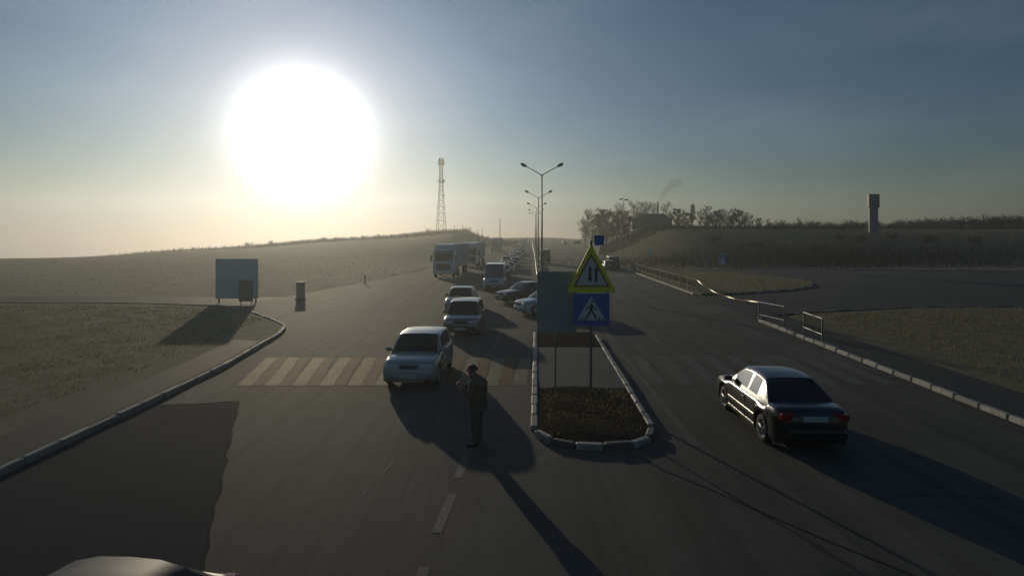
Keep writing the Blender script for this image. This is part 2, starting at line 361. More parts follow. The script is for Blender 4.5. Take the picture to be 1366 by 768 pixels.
# the oval island inside the right side road
OV = [(15.2,48.3),(17,48.6),(20,50),(24.5,52.6),(28,56),(30.5,61),(31,67),(29.5,74),(27,80),(23,86.5),(17.9,89),(15.9,70)]
isl = thing('side_island', 'low brown grass island with dark kerb in right side road', None, kind='structure')
kerb_stones(isl, OV[:11], 1.1, [M_KERB_K, M_KERB_G])
b = MB(); b.prism([(x, y) for x, y in OV], -.05, .1); b.build('grass_top', M_VERGE, isl)
k = thing('kerb', 'sunlit kerb at the foot of the slope behind the dark van', None, kind='structure')
kerb_stones(k, [(20.5,98),(27,103)], 1.2, [M_KERB_W])
k = thing('kerb', 'grey kerb along the foot of the right slope', None, kind='structure')
kerb_stones(k, [(27,103.5),(36,92.5),(60,85.5),(80,82.8)], 1.6, [M_KERB_G])
# the long median island in the middle
isl = thing('traffic_island', 'narrow kerbed island in the middle of the road carrying the signs', None, kind='structure')
IL = [(1.1,28.3),(.52,14.0)]; INOSE = [(.56,13.75),(.98,13.02),(1.75,12.82),(2.55,12.95),(3.05,13.35),(3.27,14.0)]; IR = [(3.3,14.2),(3.9,28.3)]
kerb_stones(isl, IL, .95, [M_KERB_W, M_KERB_W, M_KERB_G, M_KERB_W], wdt=.16)
kerb_stones(isl, INOSE, .62, [M_KERB_W, M_KERB_K])
kerb_stones(isl, IR, .95, [M_KERB_W, M_KERB_G], wdt=.16)
kerb_stones(isl, [(1.2,28.35),(3.85,28.35)], .85, [M_KERB_W])
def ix(y, s): return lerp(.6, 1.18, (y-14)/14.3) if s < 0 else lerp(3.2, 3.82, (y-14)/14.3)
def isheet(name, y0, y1, m, z): 
    b = MB(); pts = [(ix(y0,-1), y0), (ix(y0,1), y0), (ix(y1,1), y1), (ix(y1,-1), y1)]
    b.prism(pts, -.05, z); return b.build(name, m, isl)
# front bed: uneven soil
b = MB(); NX, NY = 26, 44
rnd = random.Random(3)
for j in range(NY+1):
    y = lerp(12.95, 17.75, j/NY)
    for i in range(NX+1):
        t = i/NX; a, c = ix(max(y,14),-1), ix(max(y,14),1)
        if y < 14: q = (14-y)/1.05; a += .95*q**1.6; c -= .75*q**1.8
        x = lerp(a, c, t); e = min(1, min(t, 1-t)*6, (y-12.9)*2.5)
        b.v.append((x, y, .1+e*(.05*math.sin(x*2.1+y*1.3)*math.sin(y*1.9)+rnd.uniform(0,.035)+.07*math.exp(-((x-2.2)**2+(y-13.9)**2)*1.2))))
for j in range(NY):
    for i in range(NX): q = j*(NX+1)+i; b.f.append((q, q+1, q+NX+2, q+NX+1)); b.m.append(0)
b.build('soil_bed', M_SOIL, isl, smooth=True)
isheet('paved_crossing', 17.76, 24.5, M_PAVE, .1)
isheet('rear_bed', 24.51, 28.2, M_SOIL, .115)

# ------------------------------------------------------------------ markings
def strip(m, a, b, wd, z=.004):
    a, b = Vector((a[0], a[1], 0)), Vector((b[0], b[1], 0)); d = (b-a).normalized(); s = Vector((-d.y, d.x, 0))*wd/2
    N_ = max(1, int((b-a).length/6)); vs_, fs = [], []
    for i in range(N_+1):
        p = a+(b-a)*(i/N_); zz = zr(p.y)+z
        vs_ += [(p.x-s.x, p.y-s.y, zz), (p.x+s.x, p.y+s.y, zz)]
    for i in range(N_): fs.append((2*i, 2*i+2, 2*i+3, 2*i+1)) if False else fs.append((2*i+1, 2*i, 2*i+2, 2*i+3))
    m.add(vs_, fs)
cw = thing('crosswalk', 'worn white and ochre zebra crossing over the left carriageway', None, kind='structure')
def stripe(x0, wd, h0, m, parent, y0=18.45, y1=22.8, z=.006):
    b = MB(); t = math.tan(math.radians(h0))
    N_ = 6
    for i in range(N_+1):
        y = lerp(y0, y1, i/N_); xx = x0+t*(y-y0); e = random.uniform(-.015,.015)
        b.v += [(xx+e, y, z), (xx+wd+e+random.uniform(-.015,.015), y, z)]
    for i in range(N_): b.f.append((2*i, 2*i+1, 2*i+3, 2*i+2)); b.m.append(0)
    b.build('stripe', m, parent)
x = -8.465; i = 0
while x < .3:
    hd = lerp(-11.5, 4, min(1, max(0, (x+7.4)/7.3)))
    stripe(x, .44, hd, M_PAINT_DIM if x < -9 else (M_GOLD if x < -5 else M_PAINT), cw)
    if x+.46 < .3: stripe(x+.45, .38, hd, M_OCHRE, cw)
    x += .845; i += 1
cw = thing('crosswalk', 'faded zebra crossing over the right carriageway', None, kind='structure')
x = 4.3
while x < 12.2:
    stripe(x, .44, 4, M_FAINT, cw, 18.6, 23.2)
    x += .9
def line_obj(label, segs, wd, m):
    o = MB()
    for a, b in segs: strip(o, a, b, wd)
    return tag(o.build('lane_line', m), label, None, kind='structure')
line_obj('dashed white lane line running under the standing person', [((-1.25,6.6),(-1.2,8.25)),((-1.16,9.2),(-1.05,10.6)),((-1.02,11.3),(-.92,13.0)),((-.9,14.5),(-.85,16.2)),((-.78,24.5),(-.5,29.5)),((-.3,34),(-.15,38)),((.2,46),(.4,52)),((.7,60),(.9,66))], .16, M_PAINT_DIM)
line_obj('barely visible worn line left of the dashed line', [((-2.5,11.4),(-2.4,12.2)),((-2.62,10.5),(-2.58,10.9))], .07, M_FAINT)
line_obj('worn white edge line right of the middle island', [((4.0,13),(4.35,24)),((4.5,27),(5.1,44))], .16, M_FAINT)
line_obj('faint lane line on the right carriageway', [((6.4,26),(6.9,36)),((7.5,48),(7.9,56)),((8.5,70),(8.9,78)),((9.4,92),(9.9,104))], .14, M_PAINT_DIM)
line_obj('faint solid edge line along the left lanes', [((-9.2,17),(-9.5,17.8))], .12, M_FAINT)
line_obj('white dashes on the far right side road', [((39,72.5),(40.6,72.2)),((42.2,71.8),(44,71.4)),((46,71),(48,70.6)),((50,70.2),(52,69.8))], .2, M_PAINT)
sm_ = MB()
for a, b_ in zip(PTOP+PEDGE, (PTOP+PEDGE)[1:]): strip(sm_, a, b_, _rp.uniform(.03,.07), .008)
tag(sm_.build('shadow_edge_strip', M_TAR), 'ragged dark strip added along the edge of the painted shadow', None, kind='structure')  # added strip tracing the edge of the painted shadow, not a real road joint
cr = MB()
pts = [(2.6,12.5),(2.95,11.7),(3.3,11.2),(3.75,10.5),(4.2,9.75),(4.75,8.9),(5.4,8.0),(6.1,7.2)]
for a, b_ in zip(pts, pts[1:]): strip(cr, a, b_, .045, .004)
for k, (x, y, hd, n_) in enumerate([(-8,24.5,.2,9),(7.5,18,1.5,8),(9.6,10,2.6,5),(-5.2,26,1.4,8),(8.2,28,.2,8)]):
    ck = MB(); q = (x, y); rr = random.Random(k)
    for i in range(n_):
        hd += rr.uniform(-.45,.45); q2 = (q[0]+math.cos(hd)*.6, q[1]+math.sin(hd)*.6); strip(ck, q, q2, rr.uniform(.012,.028), .0045); q = q2
    tag(ck.build('road_crack', M_TAR), 'thin branching crack in the worn asphalt, %s' % ['just beyond the left end of the left crosswalk','left of the black sedan','right of the black sedan','beyond the left crosswalk','beyond the right crosswalk'][k], None, kind='structure')
tag(cr.build('road_crack', M_TAR), 'long tar sealed crack crossing the right foreground asphalt', None, kind='structure')

# ------------------------------------------------------------------ vehicles
def wheel(parent, x, y, r, wd, side):
    m = MB(); T = Matrix.Translation((x, y, r))
    hw = wd/2
    m.lathe([(r*.64,-hw*.9),(r*.93,-hw),(r,-hw*.6),(r,hw*.6),(r*.93,hw),(r*.64,hw*.9)], 18, T)
    o = m.build('wheel', M_TYRE, parent, smooth=True)
    k = MB(); s = side*hw
    k.lathe([(.02, s*.6),(r*.2, s*.72),(r*.5, s*.45),(r*.56, s*.5),(r*.66, s*.93)] if side > 0 else [(r*.66, s*.93),(r*.56, s*.5),(r*.5, s*.45),(r*.2, s*.72),(.02, s*.6)], 15, T)
    for i in range(5):
        a = 2*PI*i/5+.3; c, s_ = math.cos(a), math.sin(a)
        k.tube((x+c*r*.1, y+s*.78, r+s_*r*.1), (x+c*r*.58, y+s*.82, r+s_*r*.58), r*.1, r*.07, 5)
    k.build('rim', M_RIM, o, smooth=False)
    return o

def car(name, label, cat, p, paint_m, group=None):
    """p: L W H wb(wheelbase) r(wheel) hood belt deck  xc (cowl) xrf (roof front) xrr (roof rear) xrb (rear window foot), nose, tail heights"""
    root = thing(name, label, cat, group=group)
    L, W, Hh = p['L'], p['W'], p['H']; r = p.get('r', .31); zb0 = p.get('clear', .2)
    hl = L/2; fx = p['wb']/2+p.get('wofs', 0); rx = fx-p['wb']
    top = [(-hl, p['tail']-.12),(-hl+.06, p['tail']),(-hl+.16, p['deck']),(p['xrb']-.02, p['deck']+.02),(p['xrb']+.15, p['belt']),(p['xc']-.1, p['belt']),(p['xc']+.02, p['hood']+.02),
           (lerp(p['xc'], hl, .5), p['hood']-.02),(hl-.28, p['nose']+.07),(hl-.1, p['nose']),(hl, p['nose']-.16)]
    xs = sorted(set([round(lerp(-hl, hl, i/44), 4) for i in range(45)]+[round(c+dx, 4) for c in (fx, rx) for dx in (-.4,-.37,-.33,-.27,-.2,-.1,0,.1,.2,.27,.33,.37,.4)]+[-hl+.03, hl-.03, -hl+.08, hl-.08]))
    ar = r+.07
    def zbot(x):
        z = zb0+(.1 if x > hl-.12 or x < -hl+.12 else 0)
        for c in (fx, rx):
            d = abs(x-c)
            if d < ar: z = max(z, r+math.sqrt(ar*ar-d*d))
        return z
    def hw(x):
        t = abs(x)/hl
        return W/2*(1-.05*max(0,(t-.45)/.55)**2-.17*max(0,(t-.86)/.14)**2.4)
    body = MB(); rings = []
    for x in xs:
        zt = interp(top, x); zb = zbot(x); w_ = hw(x); zs = max(zt-.11, zb+.05)
        z3 = lerp(zb, zs, .55)
        half = [(0, zb),(w_*.6, zb),(w_*.95, zb),(w_*.99, lerp(zb, zs, .15)),(w_*1.0, z3),(w_*.985, lerp(z3, zs, .6)),(w_*.965, zs),(w_*.91, zt-.025),(w_*.8, zt),(w_*.45, zt+.018),(0, zt+.024)]
        ring = [(x, y, z) for y, z in half]+[(x, -y, z) for y, z in half[-2:0:-1]]
        rings.append(ring)
    n = len(rings[0])
    for rg in rings: body.v += rg
    for k in range(len(rings)-1):
        for i in range(n):
            j = (i+1) % n; body.f.append((k*n+i, (k+1)*n+i, (k+1)*n+j, k*n+j)); body.m.append(0)
    body.f += [tuple(range(n)), tuple(range(len(rings)*n-1, (len(rings)-1)*n-1, -1))]; body.m += [0, 0]
    # greenhouse, sorted into body, roof and panes
    gx = sorted(set([p['xrb'], lerp(p['xrb'], p['xrr'], .3), lerp(p['xrb'], p['xrr'], .7), p['xrr'], p['xrf'], lerp(p['xc'], p['xrf'], .5), lerp(p['xc'], p['xrf'], .2), lerp(p['xc'], p['xrf'], .8), p['xc']]
                 + [lerp(p['xrr'], p['xrf'], t) for t in (.08,.16,.3,.47,.53,.7,.88,.95)]+[p.get('bp', 0)-.04, p.get('bp', 0)+.04]))
    roofl = [(p['xrb'], p['belt']+.0),(lerp(p['xrb'], p['xrr'], .5), lerp(p['belt'], Hh-.05, .56)),(p['xrr'], Hh-.05),(lerp(p['xrr'], p['xrf'], .3), Hh-.005),(lerp(p['xrr'], p['xrf'], .7), Hh),(p['xrf'], Hh-.045),(lerp(p['xrf'], p['xc'], .5), lerp(p['belt'], Hh-.045, .55)),(p['xc'], p['belt'])]
    tw = p.get('tumble', .77)
    bins = {'roof': MB(), 'windscreen': MB(), 'rear_window': MB()}; sideg = {1: {}, -1: {}}
    gr = []
    for x in gx:
        z = interp(roofl, x); t = (z-p['belt'])/(Hh-p['belt']); wb_ = hw(x)*.93; wt = lerp(wb_, W/2*tw, t)
        zb = p['belt']-.04
        e = lambda q: (lerp(wb_, wt, q), lerp(zb, z, q))
        half = [(wb_, zb), e(.14), e(.86), (wt*.985, z-.0), (wt*.9, z+.45*p.get('crown', .045)*t), (wt*.5, z+.9*p.get('crown', .045)*t), (0, z+p.get('crown', .045)*t)]
        gr.append([(x, y, zz) for y, zz in half]+[(x, -y, zz) for y, zz in half[-2::-1]])
    m_ = len(gr[0])
    segn = ['sill','side','rail','pillar','top','top','top','top','pillar','rail','side','sill']
    solid_from = p.get('panel_from', -99)             # panels instead of side glass behind this x
    for k in range(len(gx)-1):
        xm = (gx[k]+gx[k+1])/2
        zone = 'rear' if xm < p['xrr'] else ('front' if xm > p['xrf'] else 'mid')
        for i in range(m_-1):
            q = [gr[k][i], gr[k+1][i], gr[k+1][i+1], gr[k][i+1]][::-1]
            s = segn[i]; tgt = bins['roof']
            if s == 'top' and zone == 'front': tgt = bins['windscreen']
            elif s == 'top' and zone == 'rear' and not p.get('blind_rear'): tgt = bins['rear_window']
            elif s == 'side':
                pillar = abs(xm-p.get('bp', 0)) < .045 or xm < lerp(p['xrr'], p['xrf'], p.get('cp', .1)) or xm > p['xrf']+.35*(p['xc']-p['xrf']) or xm < solid_from
                if not pillar:
                    sd = 1 if i < 6 else -1; key = xm > p.get('bp', 0)
                    tgt = sideg[sd].setdefault(key, MB())
            tgt.add(q, [(0, 1, 2, 3)])
    def nrm(o):
        me = o.data; bm = bmesh.new(); bm.from_mesh(me); bmesh.ops.remove_doubles(bm, verts=bm.verts, dist=.001)
        bmesh.ops.dissolve_degenerate(bm, edges=bm.edges, dist=.0005)
        bmesh.ops.recalc_face_normals(bm, faces=bm.faces); bm.to_mesh(me); bm.free()
        me.polygons.foreach_set('use_smooth', [True]*len(me.polygons)); return o
    def outward(o):
        me = o.data; bm = bmesh.new(); bm.from_mesh(me); bmesh.ops.remove_doubles(bm, verts=bm.verts, dist=.001)
        for f in bm.faces:
            c = f.calc_center_median()
            if f.normal.dot(Vector((c.x*.3, c.y, c.z-.8))) < 0: f.normal_flip()
        bm.to_mesh(me); bm.free(); me.polygons.foreach_set('use_smooth', [True]*len(me.polygons)); return o
    nrm(body.build('body', paint_m, root))
    outward(bins['roof'].build('roof', paint_m, root))
    outward(bins['windscreen'].build('windscreen', p.get('glass', M_GLASS), root))
    if bins['rear_window'].f: outward(bins['rear_window'].build('rear_window', M_GLASS, root))
    for sd in (1, -1):
        for key, mb in sideg[sd].items(): outward(mb.build('side_window', M_GLASS, root))
    for sd in (1, -1):
        for x in (fx, rx): wheel(root, x, sd*(W/2-.125), r, .2, sd)
    nz, tl = p['nose'], p['tail']
    for sd in (1, -1):
        b = MB(); b.cbox((hl-.1, sd*(W/2-.33), nz-.085), (.2, .36, .15), .03, rz=-sd*.22); b.build('headlight', M_LAMP, root)
        b = MB(); b.cbox((hl-.22, sd*(W/2-.125), nz-.1), (.16, .1, .12), .02, rz=-sd*.6); b.build('indicator', M_AMBER, root)
        b = MB()
        if p.get('tall_tail'): b.cbox((-hl+.1, sd*(W/2-.14), tl+.05), (.16, .13, .42), .02, rz=sd*.2)
        else: b.cbox((-hl+.085, sd*(W/2-.3), tl-.1), (.18, .4, .16), .03, rz=sd*.22)
        b.build('tail_light', M_TAIL, root)
        mx_ = p['xc']-.2; b = MB(); b.cbox((mx_, sd*(W/2+.05), p['belt']+.06), (.1, .2, .13), .03); b.tube((mx_, sd*(W/2-.09), p['belt']+.01), (mx_, sd*(W/2), p['belt']+.04), .02)
        b.build('wing_mirror', paint_m if p.get('pm', 1) else M_TRIM, root)
        b = MB(); b.box((lerp(rx, fx, .5), sd*(W/2+.004), .5), (fx-rx-2*ar, .018, .05)); b.build('side_moulding', M_CHROME if p.get('chrome') else M_TRIM, root)
        b = MB(); b.box((lerp(rx, fx, .5), sd*(W/2*.985), zb0+.07), (fx-rx-2*ar, .03, .07)); b.build('sill', M_CHROME if p.get('chrome') else M_TRIM, root)
        for hx in (p.get('bp', 0)+.1, p.get('bp', 0)-.78):
            if hx > rx-.1 or True:
                b = MB(); b.cbox((hx, sd*(W/2*.985+.012), p['belt']-.17), (.17, .03, .035), .008); b.build('door_handle', M_CHROME if p.get('chrome') else M_TRIM, root)
        for sx in (p.get('bp', 0), p['xc']-.22, rx+ar+.02):
            b = MB(); b.box((sx, sd*(W/2*.992+.001), .56), (.012, .012, .62)); b.build('door_seam', M_TRIM, root)
        if p.get('rails'):
            b = MB(); b.tube((p['xrr']+.1, sd*W/2*tw*.93, Hh+.04), (p['xrf']-.15, sd*W/2*tw*.93, Hh+.05), .018); 
            for q in (.06, .5, .92): xx = lerp(p['xrr'], p['xrf'], q); b.tube((xx, sd*W/2*tw*.93, Hh-.03), (xx, sd*W/2*tw*.93, Hh+.045), .014)
            b.build('roof_rail', M_CHROME, root)
    b = MB(); b.cbox((hl-.07, 0, nz-.1), (.14, W-1.15, .13), .02); b.build('grille', M_TRIM, root)
    b = MB(); b.cbox((hl-.02, 0, .42), (.18, W*.78, .2), .05); b.cbox((hl-.03, 0, .27), (.1, W*.6, .1), .02); b.build('front_bumper', paint_m if p.get('pbump', 1) else M_TRIM, root)
    b = MB(); b.cbox((-hl+.0, 0, .46), (.2, W*.8, .22), .05); b.build('rear_bumper', paint_m if p.get('pbump', 1) else M_TRIM, root)
    b = MB(); b.box((hl+.075, 0, .41), (.015, .52, .112)); b.build('number_plate', M_PLATE, root)
    b = MB(); b.box((-hl-.012 if not p.get('plate_low') else -hl-.11, 0, tl-.13 if not p.get('plate_low') else .5), (.03, .52, .112)); b.build('number_plate', M_PLATE, root)
    for q in (-.3, .28):
        b = MB(); b.tube((p['xc']+.03, q, p['belt']+.05), (lerp(p['xc'], p['xrf'], .42), q+.42, lerp(p['belt'], Hh-.045, .45)+.03), .008, n=4); b.build('wiper', M_TRIM, root)
    b = MB(); b.tube((-hl-.06, -W*.3, .26), (-hl+.3, -W*.3, .27), .03, n=8); b.build('exhaust', M_DSTEEL, root)
    return root
def place(o, x, y, hx, hy):
    o.location = (x, y, tz(x, y)); o.rotation_euler = (0, 0, math.atan2(hy, hx)); 
    s = (tz(x+hx, y+hy)-tz(x, y))/math.hypot(hx, hy); o.rotation_euler[1] = -math.atan(s)
    return o
SEDAN = dict(L=4.45, W=1.72, H=1.42, wb=2.65, r=.31, hood=.9, belt=.93, deck=.98, xc=.92, xrf=.32, xrr=-1.0, xrb=-1.62, nose=.74, tail=.92, bp=-.3)
HATCH = dict(L=4.05, W=1.69, H=1.43, wb=2.5, r=.3, hood=.9, belt=.93, deck=.95, xc=.95, xrf=.3, xrr=-1.35, xrb=-1.85, nose=.76, tail=.94, bp=-.3)
WAGON = dict(L=4.4, W=1.72, H=1.5, wb=2.6, r=.31, hood=.93, belt=.96, deck=.97, xc=.98, xrf=.38, xrr=-1.72, xrb=-2.08, nose=.78, tail=.95, bp=-.2, rails=1, pbump=0)
VAN = dict(L=5.2, W=1.95, H=2.3, wb=3.0, r=.34, hood=1.08, belt=1.15, deck=1.13, xc=1.95, xrf=1.2, xrr=-2.4, xrb=-2.56, nose=.92, tail=1.1, bp=.75, tumble=.86, panel_from=.2, tall_tail=1, glass=M_GLASS2, cp=.02, pbump=0, pm=0, plate_low=1)
MINI = dict(L=4.7, W=1.85, H=1.9, wb=2.9, r=.33, hood=1.05, belt=1.1, deck=1.08, xc=1.55, xrf=.9, xrr=-2.1, xrb=-2.3, nose=.88, tail=1.06, bp=.35, tumble=.84, tall_tail=1, cp=.04, plate_low=1)
PT_SILVER = paint('silver_paint', (.35,.35,.325), .3)
PT_GREY = paint('grey_paint', (.17,.168,.16), .3)
PT_WHITE = paint('white_paint', (.5,.51,.5), 0)
PT_DARK = paint('black_paint', (.014,.015,.016), .2, .22)
PT_NAVY = paint('dark_blue_paint', (.03,.035,.05), .3)
PT_LTBLUE = paint('pale_blue_paint', (.5,.54,.56), .1)
PT_GREEN = paint('dark_green_paint', (.03,.06,.055), .3)
PT_BROWN = paint('brown_paint', (.07,.05,.042), .35)
c1 = car('parked_car', 'silver hatchback at the head of the oncoming queue', 'car', HATCH, PT_SILVER, 'cars queuing towards the camera')
place(c1, -3.02, 19.95, -.045, -1)
c2 = car('parked_car', 'grey estate car with roof rails, second in the oncoming queue', 'car', WAGON, PT_GREY, 'cars queuing towards the camera')
place(c2, -2.3, 29.6, -.03, -1)
c3 = car('parked_car', 'silver sedan standing between the grey estate and the white van', 'car', SEDAN, PT_SILVER, 'cars queuing towards the camera')
place(c3, -3.2, 38.6, -.05, -1)
v1 = car('parked_van', 'pale blue-white van in the queue behind the sedan', 'van', VAN, PT_LTBLUE, 'cars queuing towards the camera')
place(v1, -1.5, 54.6, -.03, -1)
d1 = car('turning_car', 'dark brown sedan turning across the gap behind the grey board', 'car', SEDAN, PT_BROWN)
place(d1, 1.05, 43.2, -.84, -.55)
h1 = car('turning_car', 'pale hatchback half hidden behind the left edge of the grey board', 'car', HATCH, PT_WHITE)
place(h1, 2.2, 36.6, -.9, -.45)
DK = dict(SEDAN, chrome=1, W=1.66, r=.32, tumble=.632)
rcar = car('moving_car', 'glossy black sedan driving away on the right carriageway, sun glinting on its windows', 'car', DK, PT_DARK)
place(rcar, 6.36, 14.6, .03, 1); rcar.scale = (.97,.97,.97)
dv = car('moving_van', 'dark van driving away beyond the lamp post', 'van', dict(VAN, H=2.6), PT_GREEN)
place(dv, 5.9, 107, .034, 1)
mv = car('moving_car', 'dark green minivan near the far right railing', 'car', MINI, PT_GREEN)
place(mv, 15.4, 92, .05, 1)
mc = car('moving_car', 'dark hatchback with bright glint in front of the green minivan', 'car', HATCH, PT_NAVY)
place(mc, 14.0, 87, .04, 1)
PT_LC = mat('dusty_dark_paint', (.035,.038,.045), .5, .2, spec=.25, noise=[(2,.5,(.05,.05,.052)),(20,.4,(.025,.027,.03))])
lc = car('parked_car', 'dark car roof at the bottom left beside the camera', 'car', dict(HATCH, H=1.33, crown=.15, tumble=.74), PT_LC)
place(lc, -3.86, 4.5, -.1, -1)
fc = dup(c3, (0,0,0)); fc['label'] = 'tiny silver car far up the right carriageway'; fc['group'] = 'distant cars'; place(fc, *at(753, 240).xy, .034, 1)
FAR = [(671,72,'g3','grey estate tight behind the right rear of the pale van'),(681.5,90,'d2','dark blue sedan in the gap behind the white sedan'),(684,114,'s4','silver sedan third behind the pale van'),(680,120,'t2','pale blue hatchback on the left flank of the queue'),
       (688.5,146,'w5','white sedan midway along the far queue'),(693.5,142,'s5','silver car beside the bend of the guard rail'),(689.5,178,'d3','dark car on the left flank of the far queue'),(697,186,'g4','grey car near the upper end of the guard rail'),(694.5,222,'w6','small white car on the left flank near the crest'),(700,228,'s6','silver speck of a car near the crest'),(698,284,'g5','grey speck of a car at the crest'),(702.5,300,'w7','white speck of a car at the very crest'),
       (678.5,82,'w','white sedan directly behind the pale van'),(676,104,'s','silver sedan left of the white van queue line'),(688,101,'t','pale blue hatchback level with the guard rail bend'),
       (684,132,'w2','small white hatchback, fourth car behind the pale van'),(691,128,'g','grey estate on the right side of the far queue'),(691.5,158,'s2','silver hatchback halfway up the far queue'),
       (695,172,'w3','white car beside the far end of the guard rail'),(692.5,192,'g2','grey sedan on the left side of the far queue'),(698,205,'d','dark sedan near the top of the queue'),(697,240,'w4','tiny white sedan near the crest'),(700,262,'s3','last silver car of the queue at the crest')]
bank = {}
def far_car(kind):
    if kind[0] == 'w':
        if 'w' not in bank: bank['w'] = car('parked_car', '', 'car', SEDAN, PT_WHITE); return bank['w']
        return dup(bank['w'], (0,0,0))
    if kind[0] in 'td' and kind[0] in bank: return dup(bank[kind[0]], (0,0,0))
    if kind[0] == 't': bank['t'] = car('parked_car', '', 'car', HATCH, PT_LTBLUE); return bank['t']
    if kind[0] == 'd': bank['d'] = car('parked_car', '', 'car', SEDAN, PT_NAVY); return bank['d']
    return dup({'s': c3, 'g': c2}[kind[0]] if kind != 's2' else c1, (0,0,0))
for px, d, kd, lab in FAR:
    o = far_car(kd); o['label'] = lab; o['group'] = 'cars queuing towards the camera'
    p = at(px, d); place(o, p.x, p.y, -.034, -1)

def truck(label, m_cab, m_box, group):
    root = thing('parked_truck', label, 'truck', group=group)
    b = MB()                                             # cab: side outline extruded across
    prof = [(0,.55),(0,1.75),(-.12,1.9),(-.32,2.95),(-.6,3.25),(-2.1,3.3),(-2.1,.55)]
    Mx = Matrix(((1,0,0,0),(0,0,1,0),(0,1,0,0),(0,0,0,1)))
    b.prism(prof, -1.22, 1.22, Mx); b.build('cab', m_cab, root)
    b = MB(); b.add([(-.112,-1.08,1.93),(-.112,1.08,1.93),(-.31,1.02,2.86),(-.31,-1.02,2.86)], [(0,1,2,3)]); o = b.build('windscreen', M_GLASS, root)
    o.location.x = .006
    b = MB(); b.prism([(-.5,3.28),(-1.0,3.85),(-2.05,3.95),(-2.05,3.31)][::-1], -1.1, 1.1, Mx); b.build('roof_fairing', m_cab, root)
    b = MB(); b.cbox((.02, 0, 1.25), (.1, 1.7, .75), .03)
    b.build('grille', M_TRIM, root)
    b = MB(); b.cbox((.03, 0, .62), (.24, 2.46, .42), .05); b.build('front_bumper', m_cab, root)
    b = MB(); b.box((-.2, 0, 3.0), (.4, 2.3, .06)); b.build('sun_visor', M_TRIM, root)
    for s in (1, -1):
        b = MB(); b.cbox((.07, s*.98, .66), (.2, .36, .22), .03); b.build('headlight', M_LAMP, root)
        b = MB(); b.cbox((-.25, s*1.45, 2.25), (.12, .2, .7), .03); b.tube((-.3, s*1.2, 2.55), (-.25, s*1.4, 2.5), .02); b.build('wing_mirror', M_TRIM, root)
        b = MB(); b.box((-1.0, s*1.222, 2.4), (.95, .012, .8)); b.build('side_window', M_GLASS, root)
        for xx in (-1.0, -4.6, -11.2, -12.5, -13.8): wheel(root, xx, s*1.06, .5, .3, s)
    b = MB(); b.box((-7.5, 0, .95), (12.6, .9, .25)); b.build('chassis', M_DSTEEL, root)
    b = MB(); b.cbox((-9.0, 0, 2.55), (13.2, 2.5, 2.75), .04); o = b.build('trailer_box', m_box, root)
    for k in range(12):
        b = MB(); b.box((-2.9-k*1.1, 0, 2.55), (.06, 2.56, 2.6)); b.build('trailer_rib', m_box, o)
    b = MB(); b.box((.157, 0, .55), (.012, .52, .115)); b.build('number_plate', M_PLATE, root)
    return root
t1 = truck('white lorry facing the camera at the left road edge', M_TWHITE, M_TARP, 'lorries parked along the left edge')
place(t1, -8.0, 70, -.034, -1)
t2 = dup(t1, (0,0,0), label='second white lorry, behind the nearest lorry'); place(t2, -6.75, 96, -.034, -1)
t3 = dup(t1, (0,0,0), label='farthest lorry, partly hidden near the crest of the road'); place(t3, -4.6, 165, -.034, -1)

# ------------------------------------------------------------------ signs on the island
SX, SY = 2.32, 17.6
s = thing('warning_sign', 'yellow bordered triangular two-way traffic sign over blue pedestrian crossing sign', 'road sign', (SX, SY, .1), rz=-.03)
UP = Matrix.Rotation(PI/2, 4, 'X')                        # local XY to XZ, extruded along -Y
def plate(poly, y0, y1): m = MB(); m.prism(poly, -y0, -y1, UP) if False else m.prism(poly, y0, y1, UP); return m
b = MB(); b.tube((0, .06, -.25), (0, .06, 4.35), .038, n=10); b.build('post', M_POST, s, smooth=True)
def pz(y): return H-(y-YH)*SY/F-.1                        # sign height from photo row
def px_(x): return (x-789.5)*SY/F
def round_poly(pts, r, k=4):
    out = []; n = len(pts)
    for i in range(n):
        p, a, c = Vector(pts[i]), Vector(pts[i-1]), Vector(pts[(i+1) % n])
        u, v = (a-p).normalized(), (c-p).normalized()
        for q in range(k+1):
            t = q/k; out.append(tuple((p+u*r)*(1-t)**2+p*2*t*(1-t)+(p+v*r)*t*t))
    return out
def tri(x0, x1, xa, yb, yt): return [(px_(x0), pz(yb)), (px_(x1), pz(yb)), (px_(xa), pz(yt))]
b = plate(round_poly(tri(757, 823, 789.5, 390, 325), .09), -.018, .018); yb = b.build('yellow_backing', M_YEL, s)
b = plate(round_poly(tri(765.5, 814.5, 789.5, 382.5, 337.5), .05), .0185, .024); b.build('red_border', M_RED, yb)
b = plate(round_poly(tri(769.5, 810.5, 789.5, 380.3, 342.5), .03), .0245, .029); b.build('white_face', M_SIGNW, yb)
def arrow(xc, up):
    y0, y1 = (356, 376); w_ = 1.7; hd = 3.6
    if up: pts = [(xc-w_, y1),(xc+w_, y1),(xc+w_, y0+5.5),(xc+hd, y0+5.5),(xc, y0),(xc-hd, y0+5.5),(xc-w_, y0+5.5)]
    else: pts = [(xc-w_, y0),(xc-w_, y1-5.5),(xc-hd, y1-5.5),(xc, y1),(xc+hd, y1-5.5),(xc+w_, y1-5.5),(xc+w_, y0)]
    return [(px_(x), pz(y)) for x, y in pts]
for ac, au in ((788, False), (796.2, True)): b = MB(); b.prism(arrow(ac, au), .0295, .033, UP); b.build('arrow', M_BLACK, yb)
def rect(x0, y0, x1, y1): return [(px_(x0), pz(y1)), (px_(x1), pz(y1)), (px_(x1), pz(y0)), (px_(x0), pz(y0))]
b = plate(round_poly(rect(766, 391, 814, 434), .04), -.012, .012); bl = b.build('blue_plate', M_BLUE, s)
b = plate(tri(770.5, 809.5, 789.5, 427, 395), .0125, .017); b.build('white_triangle', M_SIGNW, bl)
